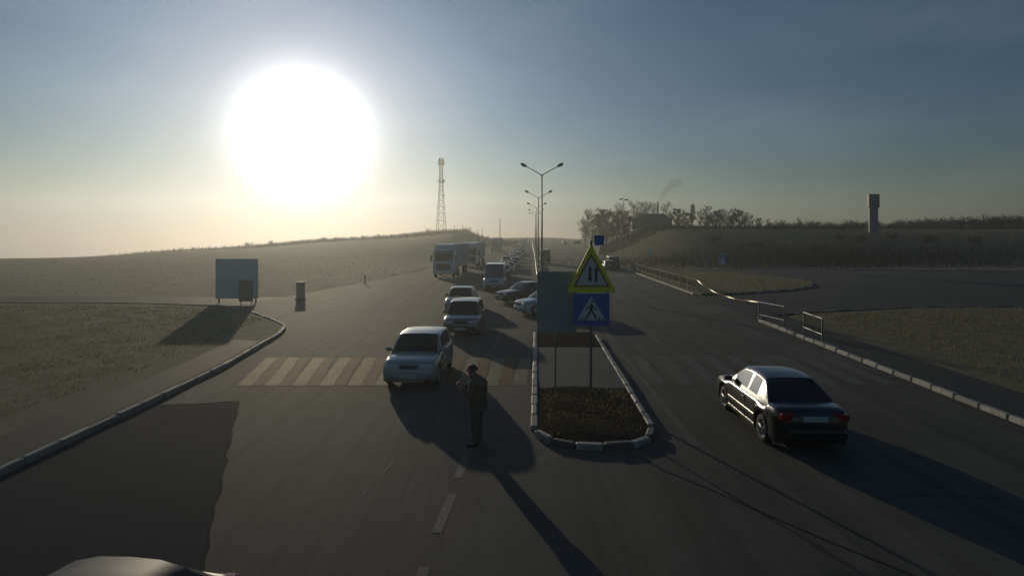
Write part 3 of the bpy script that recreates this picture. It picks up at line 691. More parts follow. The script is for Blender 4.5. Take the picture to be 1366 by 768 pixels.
# walking figure and the stripes of the crossing
fg = MB()
def limb(pts, wd):
    for (x0, y0), (x1, y1) in zip(pts, pts[1:]):
        a, c = Vector((px_(x0), pz(y0))), Vector((px_(x1), pz(y1))); d = (c-a).normalized(); nn = Vector((-d.y, d.x))*wd/2
        q = [tuple(a+nn), tuple(a-nn), tuple(c-nn), tuple(c+nn)]
        fg.prism(q, .0175, .022, UP)
limb([(790.5,405.5),(789.5,414)], .075); limb([(789.8,413),(786,419.5),(783,425.5)], .045); limb([(789.8,413),(793.5,419),(797,425.5)], .045)
limb([(790.5,406.5),(785.5,410),(783.5,414)], .03); limb([(790,406.5),(794.5,411),(797.5,413)], .03)
hp = [(px_(791)+.034*math.cos(2*PI*i/10), pz(401.8)+.036*math.sin(2*PI*i/10)) for i in range(10)]
fg.prism(hp, .0175, .022, UP)
for x0 in (774.5, 779.2, 799, 804): fg.prism([(px_(x0-.6), pz(427-.5)), (px_(x0+2.4), pz(427-.5)), (px_(x0+2.6), pz(424.2)), (px_(x0+.8), pz(424.2))], .0175, .021, UP)
fg.build('pedestrian_symbol', M_BLACK, bl)
b = plate(rect(793.5, 314, 806.5, 327), -.01, .01); q = b.build('small_blue_plate', M_BLUE, s)
b = MB(); b.box((px_(795), .04, pz(322)), (.3, .02, .03)); b.build('bracket', M_POST, s)
for yy in (345, 378, 398, 428): b = MB(); b.box((0, .03, pz(yy)), (.16, .05, .03)); b.build('clamp', M_STEEL, s)
b = plate(rect(808.5, 388.5, 812.5, 391), .019, .026); b.build('fixing_tab', M_STEEL, s)
# the plain grey board on its own post
BX, BY = 1.3, 17.85
s = thing('notice_board', 'plain grey upright board on a thin post, left of the triangular sign', 'board', (BX, BY, .1))
def bz(y): return H-(y-YH)*BY/F-.1
b = MB(); b.tube((0, .05, -.25), (0, .05, bz(366)), .024, n=8); b.build('post', M_STEEL, s, smooth=True)
x0, x1 = (716.5-683)/F*BY-BX, (769-683)/F*BY-BX
b = MB(); b.cbox(((x0+x1)/2, 0, (bz(362)+bz(443))/2), (x1-x0, .05, bz(362)-bz(443)), .008); o = b.build('panel', M_BOARD, s)
for z in (bz(380), bz(425)): b = MB(); b.box(((x0+x1)/2, .045, z), (x1-x0-.1, .03, .05)); b.build('stiffener', M_STEEL, s)

# ------------------------------------------------------------------ median beyond: lamps and guard rail
def lampx(d): return .034*d+.92
lp = thing('street_lamp', 'nearest twin-arm street lamp on the median', 'street lamp', group='twin-arm street lamps on the median')
b = MB(); b.tube((0,0,-.5), (0,0,10.7), .11, .06, 10); b.tube((0,0,0), (0,0,.9), .15, .14, 10); b.build('pole', M_STEEL, lp, smooth=True)
for sd in (1, -1):
    b = MB(); b.path([(0,0,10.55),(sd*.25,0,10.78),(sd*1.55,0,11.5)], [.05,.045,.035], 8); b.build('arm', M_STEEL, lp, smooth=True)
    b = MB(); b.path([(sd*1.45,0,11.45),(sd*1.6,0,11.53),(sd*1.85,0,11.66),(sd*2.05,0,11.75)], [.05,.13,.17,.07], 8); b.build('lamp_head', M_DSTEEL, lp, smooth=True)
lp.location = (lampx(57.6), 57.6, zr(57.6))
for d, lab in ((90,'second twin-arm street lamp from the camera'),(124,'third twin-arm street lamp from the camera'),(160,'fourth twin-arm street lamp, pale in the haze'),(197,'fifth and faintest twin-arm street lamp near the crest')):
    dup(lp, (lampx(d), d, zr(d)), 0, lab)
md = MB()
for a, c in ((62,80),):
    pass
MY = [y for y in rows(60, 440)]
mb = MB()
for y in MY: c = lampx(y); mb.v += [(c-1.0, y, zr(y)-.05), (c-1.0, y, zr(y)+.13), (c+1.0, y, zr(y)+.13), (c+1.0, y, zr(y)-.05)]
for i in range(len(MY)-1):
    for j in range(3): mb.f.append((i*4+j, i*4+4+j, i*4+5+j, i*4+1+j)[::-1]); mb.m.append(0)
mb.f.append((0,1,2,3)); mb.m.append(0)
tag(mb.build('median', M_VERGE, kind='structure'), 'narrow raised median strip with the street lamps')
gr_ = thing('guard_rail', 'bright steel guard rail along the left side of the median', 'guard rail')
b = MB(); GY = [66+i*4 for i in range(66)]
def gxx(y): return lampx(y)-.45-.7*sstep((y-120)/140)
for y in GY:
    for dx, z in ((0,.5),(.05,.56),(0,.63),(.05,.7),(0,.78)): b.v.append((gxx(y)+dx, y, zr(y)+z+.1))
for i in range(len(GY)-1):
    for j in range(4): b.f.append((i*5+j, i*5+5+j, i*5+6+j, i*5+1+j)); b.m.append(0)
b.build('rail_beam', M_STEEL, gr_)
for y in GY[::1]:
    b = MB(); b.box((gxx(y)+.1, y, zr(y)+.45), (.08, .1, .8)); b.build('rail_post', M_STEEL, gr_)

# ------------------------------------------------------------------ railings on the right
def railing(a, c, label, rm=None):
    rm = rm or M_STEEL
    a, c = Vector((*a, tz(*a)+.09)), Vector((*c, tz(*c)+.09)); d = c-a; Ln = d.length
    r_ = thing('railing', label, 'railing', a, math.atan2(d.y, d.x), 'pedestrian railing panels along the right kerb')
    b = MB(); b.tube((0,0,.97), (Ln,0,.97), .024); b.build('top_rail', rm, r_)
    b = MB(); b.tube((0,0,.28), (Ln,0,.28), .02); b.build('bottom_rail', rm, r_)
    for x in (0, Ln): b = MB(); b.box((x,0,.45), (.05,.05,1.04)); b.build('post', M_DSTEEL, r_)
    npk = max(3, int(Ln/.17))
    for i in range(1, npk): b = MB(); b.tube((Ln*i/npk,0,.28), (Ln*i/npk,0,.97), .008, n=4); b.build('picket', M_DSTEEL, r_)
    return r_
railing((13.45,26.0), (13.72,28.2), 'short railing panel nearest the camera on the right kerb')
railing((13.9,30.6), (13.55,32.9), 'second short railing panel at the corner of the side road')
ra, rb = Vector((15.55,50.4)), Vector((17.3,87))
NP = 12
r0 = None
for i in range(NP):
    p, q = ra.lerp(rb, i/NP), ra.lerp(rb, (i+1)/NP)
    lab = 'end panel of the long railing, tied to the sagging tape' if i == 0 else 'panel of the long dark railing beside the brown island'
    if i == 0 or r0 is None: r0 = railing(p, (p+(q-p)*.985), lab, M_RUST); first = r0
    else:
        o = dup(r0, (p.x, p.y, tz(*p)+.09), math.atan2(q.y-p.y, q.x-p.x), lab)
b = MB(); A, B_ = Vector((13.55,32.9,1.06)), Vector((15.55,50.4,1.06))
pts = []
for i in range(25):
    t = i/24; p = A.lerp(B_, t); p.z -= .5*4*t*(1-t)*(.7+.3*t); pts.append(p)
for k, p in enumerate(pts): 
    tw_ = .02*math.sin(k*.9); b.v += [(p.x, p.y, p.z-.028), (p.x+tw_, p.y, p.z+.028), (p.x+tw_+.006, p.y, p.z+.028), (p.x+.006, p.y, p.z-.028)]
for k in range(24):
    for j in range(4): b.f.append((k*4+j, k*4+(j+1) % 4, k*4+4+(j+1) % 4, k*4+4+j)); b.m.append(0)
tag(b.build('warning_tape', M_TAPE), 'sagging red and white tape strung across the right side road mouth', 'tape')

# ------------------------------------------------------------------ left verge furniture
p = gp(316, 404); D = p.y
s = thing('billboard', 'large pale blue-grey board standing beside the left side road', 'billboard', (p.x, p.y, .0))
b = MB(); b.cbox((0, 0, 1.72), (3.0, .1, 2.8), .02); b.build('panel', M_PALE, s)
for x in (-1.3, 1.3): b = MB(); b.box((x, .09, .9), (.09, .07, 2.4)); b.build('leg', M_DSTEEL, s)
for z in (.4, 1.7, 3.0): b = MB(); b.box((0, .075, z), (2.9, .05, .07)); b.build('back_batten', M_DSTEEL, s)
p = gp(328, 408)
s = thing('small_board', 'dark small board on two legs in front of the pale board', 'board', (p.x, p.y, 0))
b = MB(); b.cbox((0, 0, 1.03), (.95, .05, 1.45), .01); b.build('panel', M_KERB_G, s)
for x in (-.36, .36): b = MB(); b.box((x, .045, .8), (.05, .04, 1.7)); b.build('leg', M_STEEL, s)
p = gp(401, 399)
s = thing('utility_cabinet', 'grey utility cabinet at the left road edge', 'cabinet', (p.x, p.y, 0))
b = MB(); b.cbox((0, 0, .66), (.55, .4, 1.2), .02); b.build('body', M_CAB, s)
b = MB(); b.box((0, 0, .03), (.7, .5, .12)); b.build('plinth', M_KERB_G, s)
b = MB(); b.box((0, 0, 1.29), (.62, .46, .05)); b.build('lid', M_CAB, s)
b = MB(); b.box((0, -.204, .68), (.46, .012, 1.0)); b.build('door', M_CAB, s)
p = gp(487, 379)
s = thing('marker_post', 'small white marker post at the left road edge', 'marker post', p)
b = MB(); b.cbox((0,0,.4), (.13,.1,.95), .02); b.build('post', M_SIGNW, s)
b = MB(); b.box((0,0,.7), (.136,.106,.12)); b.build('band', M_BLACK, s)

# ------------------------------------------------------------------ distant masts and poles
p = at(588.5, 300)
tw = thing('lattice_tower', 'tall lattice communication tower on the left skyline', 'tower', (p.x, p.y, p.z-.3), rz=.4)
HT = 40.; W0, W1 = 4.6, 1.35
def hwid(z): return lerp(W0, W1, min(1, z/(HT*.72)))/2
cor = [(1,1),(-1,1),(-1,-1),(1,-1)]
for cx_, cy_ in cor:
    b = MB()
    for k in range(20):
        z0, z1 = HT*k/20, HT*(k+1)/20; b.tube((cx_*hwid(z0), cy_*hwid(z0), z0), (cx_*hwid(z1), cy_*hwid(z1), z1), .13, n=4, caps=False)
    b.build('leg', M_DSTEEL, tw)
zl = [0]
while zl[-1] < HT-1: zl.append(zl[-1]+max(1.9, hwid(zl[-1])*2.1))
for z0, z1 in zip(zl, zl[1:]):
    b = MB(); z1 = min(z1, HT)
    for i in range(4):
        a, c = cor[i], cor[(i+1) % 4]; h0, h1 = hwid(z0), hwid(z1)
        b.tube((a[0]*h0, a[1]*h0, z0), (c[0]*h1, c[1]*h1, z1), .065, n=4, caps=False)
        b.tube((a[0]*h1, a[1]*h1, z1), (c[0]*h1, c[1]*h1, z1), .065, n=4, caps=False)
    b.build('brace_bay', M_DSTEEL, tw)
for z in (28.5, 37.2):
    b = MB(); b.box((0,0,z), (2.8,2.8,.3))
    for i in range(4):
        a, c = cor[i], cor[(i+1) % 4]; b.tube((a[0]*1.4,a[1]*1.4,z+1), (c[0]*1.4,c[1]*1.4,z+1), .09, n=4); b.tube((a[0]*1.4,a[1]*1.4,z), (a[0]*1.4,a[1]*1.4,z+1), .09, n=4)
    b.build('platform', M_DSTEEL, tw)
for x, y, z, h in ((1.0,.3,37.5,2.6),(-1.0,-.2,37.6,2.4),(.1,-1.0,37.5,2.6),(-.2,.9,38.4,2.4),(.9,-.6,28,1.5),(1.15,.1,21,1.2)):
    b = MB(); b.cbox((x*1.2, y*1.2, z+h/2), (.6,.4,h), .05); b.build('antenna', M_STEEL, tw)
b = MB(); b.tube((0,0,HT), (0,0,HT+1.6), .06, n=5); b.build('lightning_rod', M_DSTEEL, tw)
labs = ['leftmost thin pole right of the tower','second stout pole right of the tower','third crooked pole right of the tower','fourth short pole right of the tower','fifth short pole right of the tower']
for (px, yt, ln), lab in zip(((606.5,301,-.1),(617,300,.12),(627,303,.3),(637,306,-.05),(643,305,.15)), labs):
    p = at(px, 262); h = H+(YH-yt)/F*262-p.z
    s = thing('wooden_pole', lab, 'pole', p, group='poles on the skyline right of the tower')
    b = MB(); b.tube((0,0,-.3), (ln,0,h), .16, .11, 6); b.build('shaft', M_BARK, s)
    b = MB(); b.box((ln*.9,0,h*.86), (.7,.12,.12)); b.build('crossarm', M_BARK, s)
p = at(667, 285); h = H+(YH-291.5)/F*285-p.z
s = thing('utility_pole', 'tall single dark pole between tower and street lamps', 'pole', p)
b = MB(); b.tube((0,0,-.4), (0,0,h), .2, .15, 8); b.build('shaft', M_BARK, s)
b = MB(); b.box((0,0,h-.4), (.5,.14,.14)); b.build('crossarm', M_BARK, s)

# ------------------------------------------------------------------ right hill: house, mast, signs, pylon
p = at(869, 182)
hs = thing('house', 'dark low house with hipped roof on the right hilltop', 'house', (p.x, p.y, p.z-.2), rz=-.12)
b = MB(); b.box((0,0,1.5), (11.2,8,3.0)); b.build('wall', M_WALL, hs)
b = MB(); b.add([(-6,-4.4,2.9),(6,-4.4,2.9),(6,4.4,2.9),(-6,4.4,2.9),(-3.4,0,4.9),(3.6,0,4.9)], [(0,1,5,4),(1,2,5),(2,3,4,5),(3,0,4),(3,2,1,0)]); rf = b.build('roof', M_ROOF, hs)
b = MB(); b.box((4.1,-.4,3.7), (.5,.5,1.6)); b.build('brick_chimney', M_BRICK, rf)
b = MB(); b.prism([(-.9,0),(.9,0),(0,.75)], -1.6, 1.6, Matrix.Translation((-1.6,-1.3,4.35)) @ UP); b.build('dormer', M_ROOF, rf)
for x in (-4.1,-1.6,1.0,3.8):
    b = MB(); b.box((x,-4.02,1.7), (1.15,.1,1.3)); f = b.build('window', M_BRICK, hs)
    b = MB(); b.box((x,-4.075,1.7), (.95,.02,1.1)); b.build('pane', M_GLASS, f)
b = MB(); b.box((5.62,-1,1.1), (.1,1.0,2.1)); b.build('door', M_BRICK, hs)
p2 = at(877.5, 176); ch = H+(YH-271)/F*176
s = thing('chimney_pipe', 'thin dark smoking chimney pipe behind the house roof', 'chimney', (p2.x, p2.y+12, tz(p2.x, p2.y+12)))
hh = H+(YH-270)/F*(p2.y+12)-s.location.z
s.location.x = (877.5-683)/F*(p2.y+12)
b = MB(); b.tube((0,0,-.3), (0,0,hh), .26, .22, 10); b.build('pipe', M_BRICK, s, smooth=True)
b = MB(); b.tube((0,0,hh), (0,0,hh+.12), .32, .32, 10); b.build('cap_ring', M_DSTEEL, s)
CHX, CHY, CHZ = s.location.x, s.location.y, s.location.z+hh
p = at(832, 186); h = H+(YH-267)/F*186-p.z
s = thing('floodlight_mast', 'pale mast with two tilted lamp heads above the hilltop trees', 'mast', p)
b = MB(); b.tube((0,0,-.3), (0,0,h), .2, .13, 8); b.build('pole', M_SIGNW, s, smooth=True)
for sd, tl in ((-1,.35),(1,.1)):
    b = MB(); b.cbox((0,0,0), (1.3,.5,.42), .06); o = b.build('lamp_head', M_DSTEEL, s); o.location = (sd*.75,0,h+.1+(.2 if sd<0 else 0)); o.rotation_euler = (0, sd*tl, 0)
# small roadside signs beyond
p = at(797, 195)
s = thing('small_triangle_sign', 'small dark triangular sign on the left shoulder of the hill', 'road sign', p)
b = MB(); b.tube((0,0,-.3), (0,0,2.6), .06); b.build('post', M_DSTEEL, s)
b = MB(); b.prism([(-.75,1.6),(.75,1.6),(0,2.9)], .07, .11, UP); b.build('plate', M_DSTEEL, s)
p = at(770, 215)
s = thing('roadside_board', 'small dark board on posts where the hill meets the road', 'board', p)
for x in (-.9,.9): b = MB(); b.box((x,.06,.8), (.1,.08,2)); b.build('post', M_DSTEEL, s)
b = MB(); b.box((0,0,1.5), (2.5,.08,1.0)); b.build('panel', M_DSTEEL, s)
p = gp(866, 350)
s = thing('narrow_sign', 'thin white sign plate at the foot of the slope by the dark minivan', 'road sign', p)
b = MB(); b.tube((0,.06,-.3), (0,.06,2.3), .05); b.build('post', M_STEEL, s)
b = MB(); b.box((0,0,1.7), (.5,.04,1.3)); b.build('plate', M_SIGNW, s)
p = gp(964, 358)
s = thing('crossing_sign', 'small blue sign with white triangle behind the brown island', 'road sign', p)
b = MB(); b.tube((0,.06,-.3), (0,.06,2.3), .05); b.build('post', M_STEEL, s)
b = MB(); b.box((0,0,1.45), (1.15,.04,1.75)); q = b.build('blue_plate', M_BLUE, s)
b = MB(); b.prism([(-.46,.62),(.46,.62),(.12,1.75),(-.12,1.75)], .0205, .03, UP); b.build('white_triangle', M_SIGNW, q)
b = MB(); b.box((0,-.024,2.2), (.8,.012,.14)); b.build('white_band', M_SIGNW, q)
p = at(1165, 140); h = H+(YH-259)/F*140-p.z
s = thing('roadside_pylon', 'tall plum and blue pylon rising above the right hedgerow', 'pylon', p)
b = MB(); b.cbox((0,0,h*.42), (2.0,.6,h*.84+.6), .05); b.build('shaft', M_PYL_B, s)
b = MB(); b.cbox((0,0,h-1.6), (2.5,.9,3.2), .06); b.build('head', M_PYL_D, s)

# ------------------------------------------------------------------ trees and bushes
def bare_tree(name, h, spread, seed, twig_n, parent_label, cat, fine=.05, crown_m=None, low=.28):
    rn = random.Random(seed); root = thing(name, parent_label, cat)
    b = MB(); lean = Vector((rn.uniform(-.05,.05), rn.uniform(-.05,.05), 1)).normalized(); pos = Vector((0,0,-.2))
    b.path([pos, pos+lean*h*.35, pos+lean*h*.7+Vector((rn.uniform(-.1,.1),0,0)), pos+lean*h*.97], [h*.02, h*.014, h*.008, h*.002], 6)
    segs = []; rad = h*spread*.42
    for i in range(46):
        t = lerp(low, .93, (i+rn.random())/46); u = (t-low)/(1-low)
        prof = math.sin(min(1, u*1.25+.18)*PI*.5)*(1-u**2.6)**.6+.08      # egg shaped crown with an uneven edge
        a = rn.uniform(0, 2*PI); ln = rad*prof*rn.uniform(.55, 1.2)
        st = pos+lean*h*(t-.06); en = pos+lean*h*(t+.07+.08*rn.random())+Vector((math.cos(a)*ln, math.sin(a)*ln, 0))
        mid = st.lerp(en, .55)+Vector((0,0,-.02*h)); r_ = h*.006*(1.2-u)
        b.path([st, mid, en], [r_, r_*.6, r_*.25], 4)
        segs += [(st, mid, .35), (mid, en, 1), (mid, en, 1)]
        for k in range(3):
            o = mid.lerp(en, rn.random()); e2 = o+Vector((rn.gauss(0,1), rn.gauss(0,1), rn.uniform(.2,1.6))).normalized()*h*rn.uniform(.06,.13)
            b.tube(o, e2, r_*.3, r_*.12, 3, caps=False); segs += [(o, e2, 1)]*2
    b.build('trunk', M_BARK, root, smooth=True)
    c = MB(); wts = [q[2] for q in segs]
    for p_, q_, _ in rn.choices(segs, wts, k=twig_n):
        o = p_.lerp(q_, rn.uniform(.1, 1.05))
        d = Vector((rn.gauss(0,.8), rn.gauss(0,.8), rn.gauss(.7,.6))).normalized()*h*rn.uniform(.03,.075)
        sd = Vector((rn.gauss(0,1), rn.gauss(0,1), rn.gauss(0,1))).normalized()*fine*rn.uniform(.5,1.3)
        e = Vector((rn.gauss(0,1), rn.gauss(0,1), rn.gauss(0,1)))*h*.018
        c.add([o+e-sd, o+e+sd, o+e+d], [(0,1,2)])
    c.build('crown', crown_m or M_TWIG, root)
    return root
def pine(name, h, seed, label):
    rn = random.Random(seed); root = thing(name, label, 'tree')
    b = MB(); b.tube((0,0,-.3), (0,0,h), h*.02, h*.004, 6); c = MB()
    for i in range(34):
        z = h*lerp(.38, .98, i/33); ln = h*.2*(1.05-(z/h)**2*.85)*rn.uniform(.6,1.1)
        a = i*2.4; d = Vector((math.cos(a), math.sin(a), rn.uniform(.05,.35)))
        b.tube((0,0,z), Vector((0,0,z))+d*ln, .05, .02, 4, caps=False)
        for k in range(34):
            o = Vector((0,0,z))+d*ln*rn.uniform(.25,1.05)+Vector((rn.gauss(0,.2),rn.gauss(0,.2),rn.gauss(.05,.15)))
            e = Vector((rn.gauss(0,1),rn.gauss(0,1),rn.gauss(.2,.7))).normalized()*.4; sd = Vector((rn.gauss(0,1),rn.gauss(0,1),rn.gauss(0,1))).normalized()*.09
            c.add([o-sd, o+sd, o+e], [(0,1,2)])
    b.build('trunk', M_BARK, root, smooth=True); c.build('crown', M_NEEDLE, root); return root
def bush(name, h, wd, seed, n, label, m=None, fine=.05):
    rn = random.Random(seed); root = thing(name, label, 'bush'); b = MB(); c = MB()
    for i in range(9):
        a = rn.uniform(0, 2*PI); q = Vector((math.cos(a)*wd*rn.uniform(.1,.5), math.sin(a)*wd*rn.uniform(.1,.5), h*rn.uniform(.55,1)))
        b.tube((0,0,-.2), q, .035, .012, 3, caps=False)
        for k in range(n//9):
            o = Vector((0,0,h*.1)).lerp(q, rn.uniform(.25,1.05))+Vector((rn.gauss(0,wd*.13),rn.gauss(0,wd*.13),rn.gauss(0,h*.09)))
            d = Vector((rn.gauss(0,.7),rn.gauss(0,.7),rn.gauss(.6,.6))).normalized()*rn.uniform(.15,.45)*h*.45; sd = Vector((rn.gauss(0,1),rn.gauss(0,1),rn.gauss(0,1))).normalized()*fine
            c.add([o-sd, o+sd, o+d], [(0,1,2)])
    b.build('trunk', M_BARK, root); c.build('crown', m or M_TWIG, root); return root

TP = []   # prototypes
def T(proto, px, d, ytop, label, group=None, first=None, h0=None):
    p = at(px, d); h = H+(YH-ytop)/F*d-p.z
    o = proto if first else dup(proto, p, random.uniform(0, 6.28))
    o.location = p; o.scale = (h/h0,)*3 if isinstance(h0, (int, float)) else h0
    o['label'] = label
    if group: o['group'] = group
    return o
ta = bare_tree('birch_tree', 8, .62, 11, 1900, '', 'tree', .035)
tb = bare_tree('birch_tree', 8, .85, 12, 3000, '', 'tree', .042, low=.2)
tc_ = bare_tree('birch_tree', 8, .6, 13, 1500, '', 'tree', .03, low=.3)
td = bare_tree('bushy_tree', 7, .95, 14, 4800, '', 'tree', .06, low=.1)
pn = pine('pine_tree', 9, 5, '')
used = set()
G = 'trees along the right hilltop'
TREES = [(ta,8,781,200,292,'small bare tree at the left end of the hilltop row'),(tb,8,790,198,281,'round bare tree above the small triangular sign'),(td,7,809,186,279,'dense dark tree left of the pale mast'),
 (tb,8,818,190,283,'broad bare tree between the dense tree and the mast'),(td,7,829,184,281,'dense tree just below the pale mast'),(tc_,8,826,200,272,'tall thin bare tree behind the mast'),(ta,8,845,205,270,'bare tree rising left above the house roof'),
 (tc_,8,856,210,269,'bare tree behind the left half of the house'),(ta,8,861,215,271,'pale bare tree above the middle of the house roof'),(tc_,8,872,212,271,'bare tree beside the chimney pipe'),(ta,8,890,215,272,'pale bare tree right of the chimney pipe'),
 (td,7,903,182,278,'thick dark tree immediately right of the house'),(tb,8,912,188,281,'bare tree between the thick tree and the pine'),(pn,9,924,180,273,'dark pine with layered branches on the hilltop'),(ta,8,934,186,283,'slender bare tree right of the pine'),
 (tb,8,942,184,276,'full bare tree, second right of the pine'),(ta,8,950,190,284,'low bare tree, third right of the pine'),(td,7,956,180,281,'dense tree halfway along the hilltop row'),(ta,8,966,188,282,'narrow bare tree right of the dense tree'),
 (tb,8,978,182,279,'tall round bare tree near the right end of the row'),(td,7,987,182,280,'dark upright tree near the right end of the row'),(tb,8,1000,184,287,'low round tree at the right end of the row'),(td,7,1013,182,291,'low dark tree just past the right end of the row'),(ta,8,1025,186,292,'last small bare tree of the hilltop row'),
 (ta,8,1066,184,291,'lone bare sapling above the hedgerow on the right hill')]
TREES += [(td,7,798,194,285,'tall bushy tree between the round bare tree and the dense tree'),(td,7,838,188,288,'dark bushy tree against the left wall of the house'),(tb,8,822,182,287,'low broad tree in front of the pale mast'),
 (td,7,918,187,284,'dark tree hugging the left side of the pine'),(td,7,945,179,287,'short dark tree in front of the full bare tree'),(tb,8,961,192,280,'rounded tree behind the narrow bare tree'),(td,7,972,179,288,'stubby dark tree right of the narrow bare tree'),(tb,8,994,190,284,'wide pale tree behind the low round tree')]
for pr, h0, px, d, yt, lab in TREES:
    f = pr.name not in used; used.add(pr.name)
    T(pr, px, d, yt, lab, G, f, h0)
ba = bush('bare_bush', 2, 2.4, 21, 700, ''); bb = bush('bare_bush', 2, 3.4, 22, 900, ''); bd = bush('bare_bush', 2, 1.8, 23, 500, '')
BUSH = []
for k, px in enumerate([-25,8,40,70,96,120,150,178,206,224,241,258,275,300,318,332,345,361,373,392,412,431,449,468,486,505,523,541,556,571,600,622,650]):
    BUSH.append((px, 246 if px < 560 else 258, k))
ridge = lambda px: interp([(0,355),(203,341),(300,334),(400,326),(480,320),(560,314),(600,313),(660,317)], px)
us2 = set()
special = {571:'dark ball shaped bush just left of the tower',361:'tufted bush under the left part of the sun',449:'taller bush on the left skyline below the sun',332:'rounded bush on the left skyline with a bare top'}
for px, d, k in BUSH:
    pr = [ba, bb, bd][k % 3]; f = pr.name not in us2; us2.add(pr.name)
    p = at(px, d); hh = random.uniform(1.2, 2.4)*(1.3 if px in special else 1)
    o = pr if f else dup(pr, p, random.uniform(0, 6))
    o.location = p; o.scale = (hh/2*random.uniform(.8,1.3), hh/2, hh/2)
    o['label'] = special.get(px, 'low leafless bush on the left field skyline'); o['group'] = 'bushes on the left skyline'
for k in range(34):
    px = 1030+k*10.2+random.uniform(-3,3); d = random.uniform(168,186); p = at(px, d)
    hh = random.uniform(1.6, 2.6)+max(0, (px-1060)*.006); pr = [ba, bb, bd][k % 3]; o = dup(pr, p, random.uniform(0,6)); s_ = hh/2
    o.scale = (s_*1.3, s_*1.2, s_); o['label'] = 'dark leafless bush in the hedgerow along the right hilltop'; o['group'] = 'bushes along the right hilltop'
for k in range(10):
    px = [955,990,1008,1044,1090,1120,1150,1190,1240,1300][k]; p = at(px, random.uniform(112,130)); o = dup([bb, ba][k % 2], p, random.uniform(0,6)); o.scale = (1.3,1.2,.8)
    o['label'] = 'low scrub bush on the face of the right slope'; o['group'] = 'scrub on the right slope'
# continuous scrub on both crests, and grass: one mass each
def scrub(name, spots, n, hmin, hmax, fine, m, label):
    rn = random.Random(9); c = MB()
    for i in range(n):
        x, y = spots(rn); z = tz(x, y)
        h = rn.uniform(hmin, hmax); d = Vector((rn.gauss(0,.35), rn.gauss(0,.35), 1))*h; s_ = rn.uniform(.5,1.2)*fine; a = rn.uniform(0, PI)
        q = Vector((math.cos(a)*s_, math.sin(a)*s_, 0)); o = Vector((x, y, z-.06))
        c.add([o-q, o+q, o+d], [(0,1,2)])
    return tag(c.build(name, m, kind='stuff'), label)
def sl(rn):
    px = rn.uniform(-40, 700); d = rn.gauss(247, 13); return ((px-CX)/F*d, d)
scrub('undergrowth', sl, 22000, .4, 2.1, .15, M_TWIG, 'scrub along the crest of the left field')
def sr(rn):
    px = rn.uniform(800, 1400); d = rn.uniform(150, 190); return ((px-CX)/F*d, d)
scrub('undergrowth', sr, 16000, .3, 1.3, .12, M_TWIG, 'scrub along the crest of the right hill')
def slf(rn):
    d = rn.uniform(75, 240)**1.0; px = rn.uniform(-60, 660); x = (px-CX)/F*d
    return (min(x, xl(d)-2.5), d)
scrub('dry_grass', slf, 4000, .08, .25, .06, M_GRASS, 'dry grass and weeds over the left field')
def sfl(rn):
    while True:
        d = rn.uniform(45, 130); x = rn.uniform(-120, -12)
        if x < xl(d)-.5 and d > 50 or (x < -26 and d > 52): return (x, d)
scrub('dry_grass', sfl, 7000, .06, .2, .04, M_GRASS, 'short dry grass beyond the left side road')
def sbase(rn):
    px = rn.gauss(1090, 130); d = rn.gauss(110, 7); return ((px-CX)/F*d, d)
scrub('undergrowth', sbase, 9000, .3, 1.4, .07, M_TWIG, 'dark brush along the foot of the right slope')
def sface(rn):
    px = rn.uniform(800, 1400); d = rn.uniform(98, 150); return ((px-CX)/F*d, d)
scrub('dry_grass', sface, 16000, .15, .5, .06, M_GRASS, 'dry grass on the right slope')
def inpoly(poly, rn, zz):
    xs_, ys_ = [q[0] for q in poly], [q[1] for q in poly]
    while True:
        x, y = rn.uniform(min(xs_), max(xs_)), rn.uniform(min(ys_), max(ys_)); c = False; j = len(poly)-1
        for i in range(len(poly)):
            if (poly[i][1] > y) != (poly[j][1] > y) and x < (poly[j][0]-poly[i][0])*(y-poly[i][1])/(poly[j][1]-poly[i][1])+poly[i][0]: c = not c
            j = i
        if c: return x, y
def turf(polys, n, label, hmin=.04, hmax=.13, fine=.012, z0=.08, m=None):
    rn = random.Random(4); c = MB()
    for i in range(n):
        x, y = inpoly(polys, rn, z0); cl = .5+.5*math.sin(x*1.7+math.sin(y*1.1)*2)*math.sin(y*1.3+x*.4)
        if rn.random() > .25+.75*cl: continue
        k = 1+y/30; h = rn.uniform(hmin, hmax)*(1+.4*cl); a = rn.uniform(0, PI); q = Vector((math.cos(a)*fine*k, math.sin(a)*fine*k, 0)); o = Vector((x, y, z0))
        c.add([o-q, o+q, o+Vector((rn.gauss(0,.4), rn.gauss(0,.4), 1))*h], [(0,1,2)])
    return tag(c.build('grass', m or M_GRASS, kind='stuff'), label)
turf([(-36,8),(-12.8,8),(-12.5,21),(-13,27),(-13.6,33),(-19,39),(-40,41)], 60000, 'short dull grass on the left corner', .025, .075, .012)
turf([(15.4,10),(40,10),(60,40),(26,38.2),(16,34)], 40000, 'short dry grass on the right verge')
turf([(.9,13.4),(3.0,13.6),(3.25,17.6),(.8,17.6)], 1600, 'sparse tufts on the soil of the middle island', .02, .07, .006, .12)
turf(OV, 4000, 'dry grass on the oval island', .05, .16, .02, .1)

